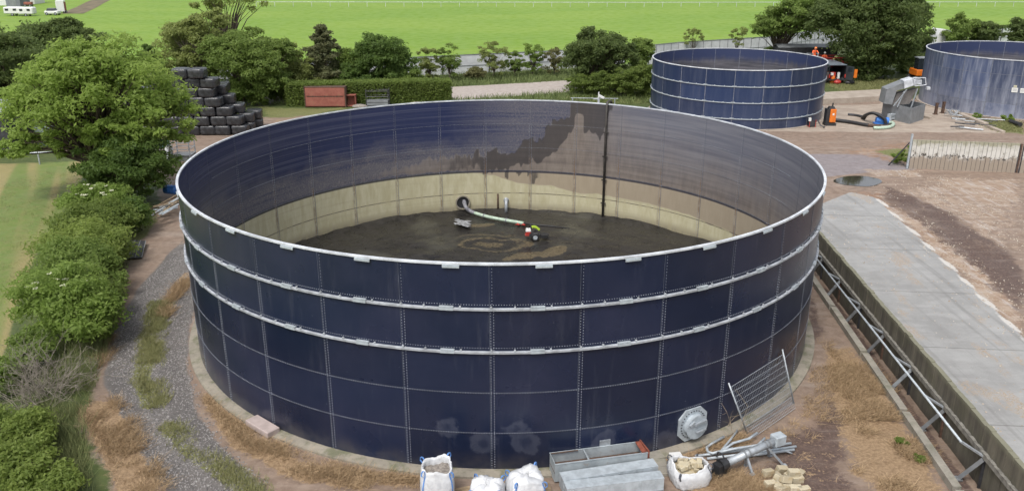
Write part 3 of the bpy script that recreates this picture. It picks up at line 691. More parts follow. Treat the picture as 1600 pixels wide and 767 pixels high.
# warning signs on the chalky tank
def on_t3(u, v):
    d = ray(u, v); c = Vector((51.91,49.59,0)); w = CAM-c; R = 8.66
    a_ = d.x**2+d.y**2; bq = 2*(w.x*d.x+w.y*d.y); cq = w.x**2+w.y**2-R*R; tt = (-bq-math.sqrt(bq*bq-4*a_*cq))/(2*a_)
    p = CAM+d*tt; return p, math.atan2(p.x-c.x, -(p.y-c.y))
for (u, v, w, h, kind) in ((1585.5,141,.50,.42,'big'),(1586.5,135.3,.26,.20,'small'),(1597.5,142,.36,.42,'edge')):
    p, a = on_t3(u, v); n = pol(1, a, 0); R3 = Matrix.Rotation(a, 3, 'Z')
    b = MB(); b.box(p+n*.03, (w, .02, h), a); lab = {'big':'white square safety notice on the chalky tank with grey lines of print','small':'small cream notice fixed just above the larger white one on the chalky tank','edge':'white notice on the chalky tank cut by the right edge of the photo'}[kind]
    so = b.build('sign', plain('sign_cream' if kind == 'small' else 'sign_white', (.55,.52,.36) if kind == 'small' else (.62,.62,.59), .5, 0, .04, 3)); tag(so, lab, 'sign')
    b = MB()
    for k in range(3): b.box(p+n*.045+Vector((0,0,h*(.22-.2*k))), (w*.7,.006,h*.05), a)
    b.build('lettering', M['steel_grey'], so)

# ------------------------------------------------------------------ silage clamp wall on the right, with its props
W0, W1 = Vector((16.27,9.2,0)), Vector((13.25,-34,0))
wd = (W1-W0).normalized(); wn_ = Vector((wd.y, -wd.x, 0)); wn_ = wn_ if wn_.x < 0 else -wn_
WL = (W1-W0).length; HW = 1.96
def wp(s, o, z): return W0+wd*s+wn_*o+Vector((0,0,z))
wall = empty('retaining_wall', W0, 'long mossy concrete panel wall propped by steel struts, right of the big tank', 'wall')
t = NT('panel_concrete'); s = t.sep(); n = t.noise(2.5, 6, .65, stretch=(1,1,.15)); n1 = t.noise(1.1, 5)
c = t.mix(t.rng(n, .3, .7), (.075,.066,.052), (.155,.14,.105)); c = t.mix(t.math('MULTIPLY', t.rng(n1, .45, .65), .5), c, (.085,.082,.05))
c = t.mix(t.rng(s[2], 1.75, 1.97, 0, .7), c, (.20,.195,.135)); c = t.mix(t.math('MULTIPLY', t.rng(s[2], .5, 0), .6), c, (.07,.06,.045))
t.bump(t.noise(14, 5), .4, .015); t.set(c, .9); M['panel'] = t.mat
b = MB(); k = 0; s0 = 0
while s0 < WL:
    w = .34; hh = HW+random.uniform(-.025,.025); of = random.uniform(-.012,.012)
    a, c2 = wp(s0+.006, .0+of, 0), wp(s0+w-.006, .0+of, 0)
    m = (a+c2)/2; b.box(m+Vector((0,0,hh/2-.15)), (w-.012, .16, hh+.3), math.atan2(wd.y, wd.x)); s0 += w
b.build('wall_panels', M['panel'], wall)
b = MB(); b.beam(wp(0,.13,1.13), wp(WL,.13,1.13), .10, .16); 
s0 = .3
while s0 < WL: b.beam(wp(s0,.13,1.218), wp(s0+.28,.13,1.218), .11, .02); s0 += .42
b.build('waling_beam', plain('waling', (.22,.21,.185), .7, .2, .3, 6), wall)
b = MB(); b.tube([wp(.5,.49,1.12), wp(22.75,.49,1.12)], .04, 8); b.build('tie_rail', M['galv_pale'], wall, smooth=True)
for i in range(14):
    s0 = .87+i*2.83
    b = MB(); b.beam(wp(s0,.16,1.02), wp(s0-.42,.56,.02), .12, .12); b.box(wp(s0-.42,.56,.03), (.22,.22,.05), math.atan2(wd.y,wd.x)); b.build('prop', M['steel_grey'] if i % 3 else M['galv'], wall)
    if s0 < 24:
        b = MB(); b.beam(wp(s0-.86,.49,1.10), wp(s0-.02,.17,1.12), .07, .06); b.build('tie_arm', M['galv'], wall)
    b = MB(); b.beam(wp(s0,.105,0), wp(s0,.105,1.05), .10, .05, up=wd); b.build('soldier_post', M['rust'] if i % 2 else M['dark_metal'], wall)
K = [G(1262,418,.22), G(1275,440,.22), G(1330,520,.22), G(1400,622,.22), G(1500,767,.22)]; kd = (K[-1]-K[1]).normalized(); K[0] = K[1]-kd*6; K.append(K[-1]+kd*18)
b = MB()
for a, c2 in ((K[0], K[-1]),):
    L = (c2-a).length; n_ = int(L/4.5)
    for i in range(n_):
        p, q = a+(c2-a)*(i/n_), a+(c2-a)*((i+1)/n_-.004); off = Vector((random.uniform(-.005,.005), 0, random.uniform(-.004,.004)))
        b.beam(Vector((p.x,p.y,.06))+off, Vector((q.x,q.y,.06))+off, .26, .36)
tag(b.build('drain_kerb', M['concrete']), 'low concrete kerb along the narrow drain beside the propped clamp wall', 'kerb')
# far end wall of the clamp
fw = empty('retaining_wall', (33,24,0), 'white streaked concrete clamp wall at the far side of the stained silage yard', 'wall')
t = NT('whitewashed'); s = t.sep(); n = t.noise(2.2, 6, .7); n2 = t.noise(6, 5, .7)
c = t.mix(t.rng(n, .3, .6), (.40,.385,.34), (.52,.505,.47))
lvl = t.math('ADD', s[2], t.math('MULTIPLY', t.math('SUBTRACT', n, .5), 1.8)); c = t.mix(t.rng(lvl, 1.15, .75), c, (.27,.225,.18)); c = t.mix(t.math('MULTIPLY', t.rng(t.math('ABSOLUTE', t.math('SUBTRACT', lvl, 1.0)), .16, .04), t.rng(n2, .46, .56)), c, (.05,.042,.036))
c = t.mix(t.rng(lvl, 1.7, 2.1, 0, .8), c, (.22,.21,.13)); c = t.mix(t.rng(n2, .64, .70, 0, .8), c, (.06,.05,.04)); t.bump(n2, .3, .01); t.set(c, .85); M['whitewash'] = t.mat
a, c2 = Vector((29.75,24.05,0)), Vector((40.5,22.1,0)); fd = (c2-a).normalized(); L = (c2-a).length; ang = math.atan2(fd.y, fd.x); b = MB(); s0 = 0
gap = (a+fd*7.1-a).length
while s0 < L:
    if not (gap-.05 < s0 < gap+.28): b.box(a+fd*(s0+.145)+Vector((0,random.uniform(-.012,.012),1.02)), (.275,.14,2.24), ang)
    s0 += .30
b.build('wall_panels', M['whitewash'], fw)
nf = Vector((fd.y,-fd.x,0)); b = MB()
s0 = .0
while s0 < L: b.beam(a+fd*(s0-.005)-nf*-.03+Vector((0,0,.0)), a+fd*(s0-.005)+nf*.03+Vector((0,0,2.1)), .03, .13, up=fd); s0 += .30
b.build('joint_fillets', M['dark_metal'], fw)
b = MB(); p = a+fd*(gap+.12); b.box(p+Vector((0,.05,1.0)), (.34,.14,2.2), ang)
b.build('rusty_post', M['rust'], fw)
b = MB(); b.beam(a-fd*.1+Vector((0,0,0)), a-fd*.1+Vector((0,0,2.55)), .12, .12); b.build('end_post', M['galv_pale'], fw)
b = MB(); b.beam(a-fd*.15+Vector((0,.1,1.9)), a-fd*1.1+Vector((0,.7,.0)), .09, .09); b.build('end_prop', M['dark_metal'], fw)
# raised concrete step behind the middle tank and kerbs by the chalky tank
b = MB(); p1, p2, p3, p4 = G(1283,164), G(1393,158), G(1385,143,.45), G(1285,150,.45)
b.prism([(p1.x,p1.y,-.05),(p2.x,p2.y,-.05),(p3.x+.8,p3.y+1,-.05),(p4.x-2,p4.y+1,-.05)], (0,0,.6)); tag(b.build('loading_step', M['concrete_beige']), kind='structure')
b = MB(); b.beam(G(1489,175,.15), G(1541,195,.15), .45, .34)
tag(b.build('concrete_kerb', M['concrete_beige'], bevel=.02), 'pale concrete kerb running out from the foot of the chalky blue tank', 'kerb')
b = MB(); b.beam(G(1542,197,.1), G(1568,207,.06), .35, .24)
tag(b.build('concrete_kerb', M['concrete_beige'], bevel=.02), 'short sunken kerb stone continuing towards the grass by the chalky tank', 'kerb')
b = MB(); b.beam(G(1423,177,.1), G(1455,185,.1), .30, .24)
tag(b.build('concrete_kerb', M['concrete_beige'], bevel=.02), 'low kerb stone behind the grey separator', 'kerb')

# ------------------------------------------------------------------ boundary fence and the distant white rail
t = NT('fence_panel'); n = t.noise(1.2, 4); c = t.mix(t.rng(n, .3, .7), (.44,.45,.46), (.54,.55,.56)); t.set(c, .6); M['fencep'] = t.mat
def fence(label, pts, hs, step, post_h, pw=.10, pm='dark_metal'):
    o = empty('fence', Vector((*pts[0], 0)), label, 'fence'); pan = MB(); posts = []; rail = MB()
    for i in range(len(pts)-1):
        a, c_ = Vector((*pts[i],0)), Vector((*pts[i+1],0)); L = (c_-a).length; n = max(1, round(L/step))
        for k in range(n):
            p, q = a+(c_-a)*(k/n), a+(c_-a)*((k+1)/n); h0 = hs[i]+(hs[i+1]-hs[i])*(k/n); h1 = hs[i]+(hs[i+1]-hs[i])*((k+1)/n)
            d = (q-p).normalized(); nn = Vector((d.y,-d.x,0))
            pan.prism([p+Vector((0,0,.08)), q+Vector((0,0,.08)), q+Vector((0,0,h1)), p+Vector((0,0,h0))], nn*-.05)
            rail.beam(p+nn*.03+Vector((0,0,h0*.45)), q+nn*.03+Vector((0,0,h1*.45)), .05, .05); rail.beam(p+nn*.03+Vector((0,0,h0)), q+nn*.03+Vector((0,0,h1)), .05, .06)
            posts.append((p+nn*.05, h0))
    pan.build('fence_panels', M['fencep'], o); rail.build('fence_rail', M['steel_grey'], o)
    for p, h in posts: bb = MB(); bb.beam(p, p+Vector((0,0,h+post_h)), pw, pw); bb.build('post', M[pm], o)
    return o
fence('pale grey panel fence with dark posts behind the saplings along the farm road', [(-34,58.5),(-13,67.6),(9.8,75.3),(16.5,79.6)], [2.4,2.4,2.45,2.5], 6.7, .06, .13)
fr = [G(1014,71,2.6), G(1060,66.5,2.6), G(1210,57,2.6)]
fence('tall grey slatted fence with close posts beyond the middle tank', [tuple(p[:2]) for p in fr]+[(66,116)], [2.6,2.6,2.6,2.6], 1.45, .05, .05, 'steel_grey')
fr = [G(1538,48,2.6), G(1580,43,2.6), G(1640,38,2.6)]
fence('stretch of grey fence beyond the lorry at the far right', [tuple(p[:2]) for p in fr], [2.6,2.6,2.6], 3.0, .05, .1)
rail = empty('rail_fence', (0,205,0), 'thin white running rail crossing the far side of the green field', 'fence')
b = MB(); rp = [G(400+i*50, 4.2-abs(i*50-600)*.0012, 1.15) for i in range(27)]; b.tube(rp, .06, 6); b.build('rail', M['white_steel'], rail)
for i in range(45):
    k = i/45*26; j = int(k); p = rp[j].lerp(rp[j+1], k-j); bb = MB(); bb.beam((p.x,p.y,0),(p.x,p.y,1.12), .08, .08); bb.build('post', M['white_steel'], rail)

# ------------------------------------------------------------------ black wrapped bales
t = NT('black_wrap'); n = t.noise(3.0, 5, .6, dist=.6); w = t.noise(2.2, 5, .7, stretch=(1,1,5)); c = t.mix(t.rng(n, .35, .75), (.017,.0175,.020), (.042,.043,.048)); c = t.mix(t.math('MULTIPLY', t.rng(t.noise(9,5,.7), .6, .8), .15), c, (.12,.12,.13))
t.bump(t.math('ADD', n, w), .5, .05); t.set(c, .27, spec=.6); M['wrap'] = t.mat
def bale_mesh(seed):
    r = random.Random(seed); bm = bmesh.new(); bmesh.ops.create_cube(bm, size=1)
    bmesh.ops.subdivide_edges(bm, edges=bm.edges[:], cuts=7, use_grid_fill=True)
    ox, oy = r.random()*50, r.random()*50
    for v in bm.verts:
        p = v.co*2; e = 7.5; L = (abs(p.x)**e+abs(p.y)**e+abs(p.z)**e)**(1/e); m = max(abs(p.x),abs(p.y),abs(p.z)); q = p/L*(.35+.65*m)
        q = p/max(L,1e-6)
        nz = float(fbm(q.x*2.2+ox+q.z, q.y*2.2+oy-q.z*.7, seed))-.5
        q = q*(1+.09*nz); v.co = Vector((q.x*.675, q.y*.66, q.z*.415))
    me = bpy.data.meshes.new('wrapped_bale'); bm.to_mesh(me); bm.free(); me.materials.append(M['wrap'])
    me.polygons.foreach_set('use_smooth', [True]*len(me.polygons)); return me
BM = [bale_mesh(s) for s in range(6)]
ordn = ['bottom','second','third','fourth','fifth','sixth','top']
Y0 = 35.8; rows = [208.5,193,178,163,147.5,133,117]; right = [385,377,361,344,333,337,320]; nb = [8,8,7,6,5,4,2]
counts = {}
def bale(x, y, z, label, rz=0):
    k = len(counts); o = bpy.data.objects.new('wrapped_bale', BM[k % 6]); C.objects.link(o); o.location = (x, y, z); o.rotation_euler = (random.uniform(-.03,.03), random.uniform(-.03,.03), rz+random.uniform(-.07,.07)); counts[label] = 1
    tag(o, label, 'bale', 'wrapped bales in the stack')
pos = ['rightmost','second from the right','third from the right','fourth from the right','fifth from the right','sixth from the right','seventh from the right','eighth from the right']
for r in range(7):
    xr = A(right[r], rows[r], Y0).x-.66
    if r == 6: xr = A(318, 117, Y0).x-.62
    for k in range(nb[r]):
        bale(xr-1.33*k+random.uniform(-.03,.03), Y0+.62+(-.25 if r == 6 else 0)+random.uniform(-.06,.06), .42+.805*r, f'black wrapped bale in the front face of the stack, {ordn[r]} layer, {pos[k]}')
back = [(402,190,'lowest'),(383,163,'second lowest'),(370,140,'third up'),(356,121,'highest')]
for (u, v, w) in ((388,187,'lowest'),(372,170,'second step'),(357,155,'third step'),(344,140,'top step')):
    p = A(u, v, Y0+2.0); bale(p.x-.1, Y0+2.0, {'lowest':1.225,'second step':2.03,'third step':2.835,'top step':3.64}[w], f'black wrapped bale stepping down the right end of the stack, {w}', .15)
    p = A(u, v, Y0+2.0)
    for zz_ in np.arange(.42, {'lowest':1.225,'second step':2.03,'third step':2.835,'top step':3.64}[w]-.5, .805):
        if zz_ < .6: bale(p.x-.1, Y0+2.0, zz_, f'black wrapped bale on the ground under the {w} of the stack right end', .15)
        elif w != 'second step': bale(p.x-.1, Y0+2.0, zz_, f'black wrapped bale under the {w} of the right end, about {zz_:.0f} m up', .15)
bale(A(397,172,Y0+3.4).x, Y0+3.4, 1.225, 'grey dusty black bale at the far right back corner of the stack', .2)
bale(A(397,172,Y0+3.4).x, Y0+3.4, .42, 'black wrapped bale on the ground at the far right back corner of the stack', .2)
bale(A(345,128,Y0+3.4).x, Y0+3.4, 3.64, 'black bale with a bare straw patch peeping out behind the steps of the stack', .1)

# ------------------------------------------------------------------ foliage
M['leaf_ash'] = leafmat('ash_leaf', (0.215,0.299,0.065), (0.321,0.426,0.105), (0.140,0.199,0.045), .6)
M['leaf_haw'] = leafmat('hawthorn_leaf', (0.090,0.147,0.039), (0.157,0.232,0.057), (0.051,0.092,0.024), .6)
M['leaf_dark'] = leafmat('oak_leaf', (0.101,0.144,0.049), (0.170,0.219,0.072), (0.059,0.089,0.029), .6)
M['leaf_mid'] = leafmat('mid_leaf', (0.157,0.227,0.057), (0.240,0.316,0.084), (0.095,0.144,0.038), .6)
M['leaf_olive'] = leafmat('olive_leaf', (0.221,0.263,0.084), (0.304,0.343,0.117), (0.149,0.181,0.061), .6)
M['leaf_bright'] = leafmat('elder_leaf', (0.181,0.262,0.056), (0.267,0.358,0.091), (0.111,0.174,0.040), .6)
M['leaf_bramble'] = leafmat('bramble_leaf', (0.196,0.262,0.066), (0.295,0.361,0.097), (0.117,0.168,0.041), .6)
M['leaf_brown'] = leafmat('brownish_leaf', (0.176,0.181,0.078), (0.250,0.241,0.111), (0.110,0.119,0.052), .6)
M['leaf_conifer'] = leafmat('conifer_leaf', (0.128,0.151,0.072), (0.211,0.213,0.105), (0.077,0.097,0.045), .6)
M['leaf_hedge'] = leafmat('hedge_leaf', (0.142,0.199,0.050), (0.233,0.295,0.077), (0.082,0.126,0.034), .6)
M['blossom'] = plain('cream_blossom', (.58,.58,.42), .8, 0, .1, 10)
def leaves(centers, radii, counts_, size, up=.5, jit=.75, inner=.35):
    """leaf quads on the shells of the clumps -> V, F"""
    Cc = np.repeat(np.asarray(centers, float), counts_, 0); Rr = np.repeat(np.asarray(radii, float), counts_, 0); n = len(Cc)
    d = rng.normal(size=(n,3)); d /= np.linalg.norm(d, axis=1)[:,None]
    low = (d[:,2] < -.2) & (rng.random(n) < .55); d[low,2] *= -1
    rad = 1-inner*rng.random(n)**1.6+.24*rng.normal(size=n)
    p = Cc+d*Rr*rad[:,None]
    nrm = d*.8+np.array([0,0,up])+rng.normal(size=(n,3))*jit; nrm /= np.linalg.norm(nrm, axis=1)[:,None]
    a = rng.normal(size=(n,3)); a -= nrm*(a*nrm).sum(1)[:,None]; a /= np.linalg.norm(a, axis=1)[:,None]; b_ = np.cross(nrm, a)
    s = size*(.65+.7*rng.random(n))[:,None]
    V = np.stack([p-a*s, p+b_*s*.42-a*s*.1, p+a*s, p-b_*s*.42-a*s*.1], 1)
    V[:,0] -= nrm*s*.12; V[:,2] -= nrm*s*.2
    return V.reshape(-1,3), np.arange(4*n).reshape(-1,4)
def clumps(ells, n, rs=(.15,.29)):
    n = int(n*1.35)
    """clump centres near the surface of a few ellipsoids [(cx,cy,cz,rx,ry,rz)]"""
    cs = []; rr_ = []; w = np.array([e[3]*e[4]+e[3]*e[5] for e in ells]); w = w/w.sum()
    for i in range(n):
        e = ells[rng.choice(len(ells), p=w)]; d = rng.normal(size=3); d /= np.linalg.norm(d)
        if d[2] < -.35 and rng.random() < .6: d[2] *= -1
        k = .48+.58*rng.random()**.7+(.16*rng.random() if rng.random() < .22 else 0); s = rng.uniform(*rs)*(e[3]+e[4]+e[5])/3
        cs.append((e[0]+d[0]*e[3]*k, e[1]+d[1]*e[4]*k, e[2]+d[2]*e[5]*k)); rr_.append((s*rng.uniform(.9,1.3), s*rng.uniform(.9,1.3), s*rng.uniform(.45,.85)))
    return cs, rr_
def plant(name, label, cat, base, ells, mat, nclump, nleaf, size, bark='bark', trunk=.0, limbs=.5, group=None, rs=(.15,.29), stem_name='trunk', crown_name='crown', lean=(0,0), fill=0, jit=.75):
    base = Vector(base); o = empty(name, base, label, cat, group)
    cs, rr_ = clumps(ells, nclump, rs)
    V, F = leaves(cs, rr_, max(3, nleaf//len(cs)), size, jit=jit)
    if fill:
        V2, F2 = leaves([e[:3] for e in ells], [tuple(.72*k for k in e[3:]) for e in ells], fill//len(ells), size*1.3, inner=.9); F = np.vstack([F, F2+len(V)]); V = np.vstack([V, V2])
    V[:,2] = np.maximum(V[:,2], .03)
    np_mesh(crown_name, V, F, M[mat], parent=o)
    b = MB(); top = Vector(np.mean([e[:3] for e in ells], 0)); hgt = max(.5, top.z)
    tr = trunk or .03*hgt+.04
    fork = base.lerp(Vector((top.x, top.y, top.z*.85)), .55)+Vector((random.uniform(-.1,.1)*hgt*.3, 0, 0))
    b.tube([base-Vector((0,0,.1)), base.lerp(fork,.5)+Vector((random.uniform(-.04,.04)*hgt, 0, 0)), fork], [tr, tr*.85, tr*.7], 8)
    order = rng.permutation(len(cs))[:max(3, int(len(cs)*limbs))]
    for i in order:
        c = Vector(cs[i]); mid = fork.lerp(c, .5)+Vector((0,0,.10*(c-fork).length))+Vector(rng.normal(size=3)*.04*hgt*.5)
        st = base.lerp(fork, random.uniform(.75,1.0))
        b.tube([st, mid, c], [tr*.42, tr*.22, tr*.06], 5, cap=False)
    b.build(stem_name, M[bark], o, smooth=True)
    return o
# ash on the left
plant('ash_tree', 'tall spreading ash with fresh yellow-green leaves at the left, in front of the black bales', 'tree', (-27.2,18.6,0),
      [(-25.6,18,6.6,4.7,4.2,3.1),(-28.6,18,5.2,3.0,3.2,2.2),(-22.2,18,5.0,2.4,2.6,1.9),(-29.6,17.2,3.2,2.0,2.0,1.1),(-25.5,17,8.2,2.6,2.6,1.5),(-23.5,15.8,4.4,2.4,1.6,1.4)], 'leaf_ash', 250, 46000, .150, trunk=.30, limbs=.8, rs=(.12,.25), fill=0)
plant('hawthorn_tree', 'dark dense hawthorn under the ash crown at the head of the left hedge', 'tree', (-23.4,15.6,0),
      [(-23.3,15.6,2.4,2.5,2.4,2.0),(-22.9,16.2,1.7,1.6,1.6,1.5),(-24.9,15.4,2.0,1.5,1.7,1.7)], 'leaf_haw', 90, 22000, .115, trunk=.16, fill=4000)
# left hedge, one shrub after another
hd = 'hedge shrubs down the left side'
sh = [('flowering_shrub','low elder with flat cream flower heads below the dark hawthorn','leaf_bright',(-23.6,10.9),[( -23.5,11.0,1.5,1.5,1.6,1.0),(-22.3,11.6,1.1,1.2,1.3,.9)],34,9000,.11),
      ('hedge_shrub','olive green hedge shrub just below the flowering elder','leaf_hedge',(-22.2,8.0),[(-22.4,8.2,1.2,1.7,1.9,1.1),(-21.2,8.4,1.0,1.1,1.4,.9)],40,10000,.10),
      ('hedge_shrub','dark hedge shrub on the track side, above the flat mesh sheet','leaf_haw',(-20.7,10.6),[(-21.2,9.9,.9,1.1,1.3,1.0)],32,8000,.10),
      ('hedge_shrub','broad pale green hedge shrub in the middle of the left hedge','leaf_bramble',(-21.4,4.4),[(-21.5,4.7,1.15,1.8,2.0,1.1),(-20.0,4.6,1.0,1.1,1.5,.9)],46,12000,.10),
      ('hedge_shrub','rounded mid green hedge shrub beside the bend of the track','leaf_mid',(-20.0,1.2),[(-20.1,1.4,1.15,1.8,1.8,1.1),(-18.7,1.0,1.0,1.1,1.3,.9)],44,12000,.095),
      ('flowering_shrub','bright green elder with a few cream flower heads beside the lower track','leaf_bright',(-18.0,-3.6),[(-18.1,-3.4,1.5,1.7,1.8,1.4),(-17.2,-4.3,1.2,1.3,1.4,1.2)],54,15000,.10),
      ('hedge_shrub','dark hedge shrub filling between the mid hedge and the bright elder','leaf_hedge',(-19.0,-1.2),[(-18.9,-1.1,1.0,1.6,1.4,1.0),(-17.4,-1.4,.8,.8,1.2,.8)],34,9000,.095),
      ('bramble','leafy bramble clump in the bottom left corner','leaf_bramble',(-16.1,-12.6),[(-16.3,-12.4,.8,1.6,1.3,.9),(-14.7,-13.6,.6,1.3,.9,.7),(-15.3,-12.3,.55,.9,.9,.65),(-13.6,-14.6,.5,1.1,.9,.6)],60,17000,.075),
      ('bramble','low bramble at the edge of the mown strip beside the dead shrub','leaf_mid',(-18.3,-7.6),[(-18.3,-7.8,.6,.7,1.4,.7),(-18.4,-6.2,.7,.7,1.0,.8)],24,6000,.085)]
SH = []
for nm, lb, mt, (x, y), el, nc, nl, sz in sh:
    SH.append(plant(nm, lb, 'bush', (x, y, 0), el, mt, nc, nl, sz, trunk=.05, limbs=.6, group=hd, stem_name='stem', crown_name='foliage', rs=(.25,.42), fill=nl//5))
def blossoms(o, spots):
    for p in spots:
        b = MB(); c = Vector(p)
        for i in range(16):
            t = random.uniform(0, 6.28); r = .13*math.sqrt(random.random()); b.ell(c+Vector((r*math.cos(t), r*math.sin(t), .03*random.random())), (.032,.032,.018), 5, 3)
        b.build('blossom', M['blossom'], o)
blossoms(SH[0], [(-23.5+random.uniform(-.8,1.4), 10.8+random.uniform(-.8,1.0), 2.36+random.uniform(-.15,.15)) for i in range(14)])
blossoms(SH[5], [(-18.0+random.uniform(-1.0,1.0), -3.7+random.uniform(-.9,.9), 2.62+random.uniform(-.15,.22)) for i in range(10)])
# dead grey shrub
o = empty('dead_shrub', (-16.6,-9.3,0), 'leafless grey dead shrub with tangled twigs beside the track, lower left', 'bush', hd)
b = MB(); r_ = random.Random(5)
def twig(p, d, L, r, lv):
    pts = [p]; q = p; dd = d
    for i in range(3): dd = (dd+Vector([r_.gauss(0,.18) for _ in range(3)])+Vector((0,0,-.02))).normalized(); q = q+dd*L/3; pts.append(q)
    b.tube(pts, [r, r*.8, r*.6, r*.35], 4, cap=False)
    if lv > 0:
        for i in range(3): twig(pts[r_.choice((1,2,3))], (dd+Vector([r_.gauss(0,.55) for _ in range(3)])).normalized(), L*.62, r*.6, lv-1)
for i in range(60):
    t = r_.uniform(0, 6.28); twig(Vector((-16.6+r_.uniform(-.6,.6), -9.0+r_.uniform(-.9,.9), 0)), Vector((math.cos(t)*.6, math.sin(t)*.6, 1)).normalized(), r_.uniform(1.0,1.7), .015, 2)
b.build('twigs', plain('dead_twigs', (.21,.185,.15), .9, 0, .25, 6), o)
# dead bramble twigs by the hatch
o = empty('dead_shrub', (7.6,-11.0,0), 'thin bare twigs growing between the hatch and the leaning mesh panel', 'bush')
b = MB()
for i in range(7): twig(Vector((7.4+r_.uniform(-.5,.7), -10.95+r_.uniform(-.2,.15), 0)), Vector((r_.uniform(-.5,.4), -.15, 1)).normalized(), r_.uniform(.7,1.2), .010, 1)
b.build('twigs', plain('dead_stalks', (.30,.24,.17), .9, 0, .25, 6), o)
# background trees: left
bgp = 'trees round the far edge of the yard'
def tree(name, label, base, ells, mat, nc, nl, sz, skirt=.75, **k):
    if skirt: w = max(e[3] for e in ells); ells = ells+[(base[0], base[1]-.2, 1.3, w*skirt, w*skirt*.8, 1.4)]; nc = int(nc*1.2); nl = int(nl*1.15)
    return plant(name, label, 'tree', (*base, 0), ells, mat, nc, nl, sz, group=bgp, **k)
tree('oak_tree', 'dark broad oak filling the left edge behind the ash', (-46.5,45), [(-47,45,4.6,4.6,4.5,3.2),(-43,44,3.6,2.6,3.0,2.4),(-49,42,3.2,3.4,3.0,2.6)], 'leaf_dark', 120, 22000, .19, trunk=.4, fill=5000)
tree('oak_tree', 'dark oak with a long arm arching over the field, upper left', (-52.5,62), [(-50.5,61,5.4,3.6,3,1.5),(-46.6,60.5,5.4,2.2,1.6,.9),(-45.0,60.5,4.1,.9,.9,1.1),(-52.5,60,3.4,3.2,2.6,2.2),(-48.6,61.5,6.6,2.2,1.5,.8)], 'leaf_dark', 90, 15000, .20, trunk=.35, fill=2500, rs=(.26,.42))
tree('bare_tree', 'thin brownish half bare shrub between the two dark oaks', (-42.2,50), [(-42.2,50,2.9,1.5,1.4,2.0)], 'leaf_brown', 30, 2200, .15, bark='bark_pale', limbs=1.0)
tree('holly_tree', 'slim dark evergreen between the ash and the pale willows', (-34.5,49), [(-34.5,49,2.6,1.3,1.2,2.3),(-34.7,49,4.6,.9,.9,1.4)], 'leaf_haw', 40, 8000, .15, fill=1500)
tree('willow_tree', 'pale olive willow behind the bales, left of the bare topped tree', (-31.0,52), [(-31.4,52,5.6,2.9,2.8,2.4),(-29.5,52,7.4,2.2,2.0,1.8),(-32.2,51,3.2,2.6,2.4,1.8)], 'leaf_olive', 90, 17000, .165, limbs=.9, bark='bark_pale')
tree('willow_tree', 'big rounded light green willow right behind the black bales', (-26.2,50), [(-26.2,50,4.2,3.7,3.2,2.6),(-24.0,50,3.0,2.4,2.4,2.0),(-27.4,50,5.6,2.2,2.2,1.4)], 'leaf_mid', 110, 23000, .165, fill=4000)
tree('thin_tree', skirt=0, label='tall sparse tree with bare upper limbs at the top edge, behind the willows', base=(-31.6,64), ells=[(-31.0,64,9.6,3.4,2.2,.9),(-28.6,64,8.8,1.6,1.4,.8),(-33.4,64,8.7,1.6,1.4,.8)], mat='leaf_olive', nc=34, nl=3600, sz=.17, trunk=.22, limbs=1.0, rs=(.25,.4))
tree('shrubby_tree', 'light green bushy tree left of the brownish conifer', (-22.4,55.5), [(-22.6,55.5,3.6,2.0,2.0,1.9),(-21.6,55,2.0,1.8,1.8,1.5)], 'leaf_olive', 60, 11000, .16, fill=2000)
conif = []
tree('conifer_tree', 'brownish conifer with a ragged pointed top behind the clipped hedge', (-19.4,57), [(-19.6,57,1.9,2.7,2.0,1.6),(-19.3,57,3.9,2.1,1.7,1.4),(-19.0,57,5.4,1.3,1.1,1.1),(-19.3,57,6.7,.7,.6,.8)], 'leaf_conifer', 90, 15000, .15, fill=2500)
tree('shrub_tree', 'dark low shrub between the conifer and the round dark tree', (-16.8,57), [(-16.8,57,1.8,1.7,1.5,1.5)], 'leaf_haw', 36, 7000, .15, fill=1500)
tree('round_tree', 'round dark green tree behind the middle of the clipped hedge', (-13.2,58), [(-13.2,58,3.2,2.9,2.6,2.5),(-11.4,58,2.6,2.0,1.8,1.9),(-14.4,58,4.5,1.5,1.4,1.2)], 'leaf_haw', 90, 19000, .165, fill=3500)
for (x, y, h, w, mt, lb) in ((-8.6,65,3.9,1.15,'leaf_olive','olive sapling nearest the round dark tree along the grey fence'),(-6.3,65.5,4.1,1.1,'leaf_mid','dark green sapling, second from the round tree along the grey fence'),
        (-1.0,67,4.2,1.5,'leaf_olive','wide airy sapling in the middle of the grey fence'),(1.5,68,3.0,.9,'leaf_mid','smallest sapling in front of the grey fence'),(3.7,69,4.0,1.1,'leaf_bright','bright green sapling right of the smallest one by the grey fence'),(6.4,69.3,3.4,1.2,'leaf_brown','brownish bushy sapling beside the big thicket')):
    plant('sapling', lb, 'tree', (x,y,0), [(x,y,h*.60,w*1.15,w,h*.42),(x+.2,y,h*.36,w*1.0,w*.9,h*.28)], mt, 30, 3400, .13, trunk=.06, limbs=.9, group='saplings along the grey fence')
tree('thicket_tree', 'big dark rounded thicket tree beside the farm road, left of the middle tank', (10.6,57), [(10.4,57,4.0,3.3,2.8,2.3),(8.4,57,3.2,1.9,1.9,1.9),(9.2,57,6.1,1.0,.9,1.0),(12.8,57,4.0,2.1,2.2,2.0)], 'leaf_dark', 110, 22000, .16, fill=4500, trunk=.2)
tree('shrub_tree', 'lighter bush standing behind the right side of the big thicket', (15.4,59), [(15.2,59,3.6,1.8,1.6,1.9)], 'leaf_mid', 36, 7000, .15, fill=1500)
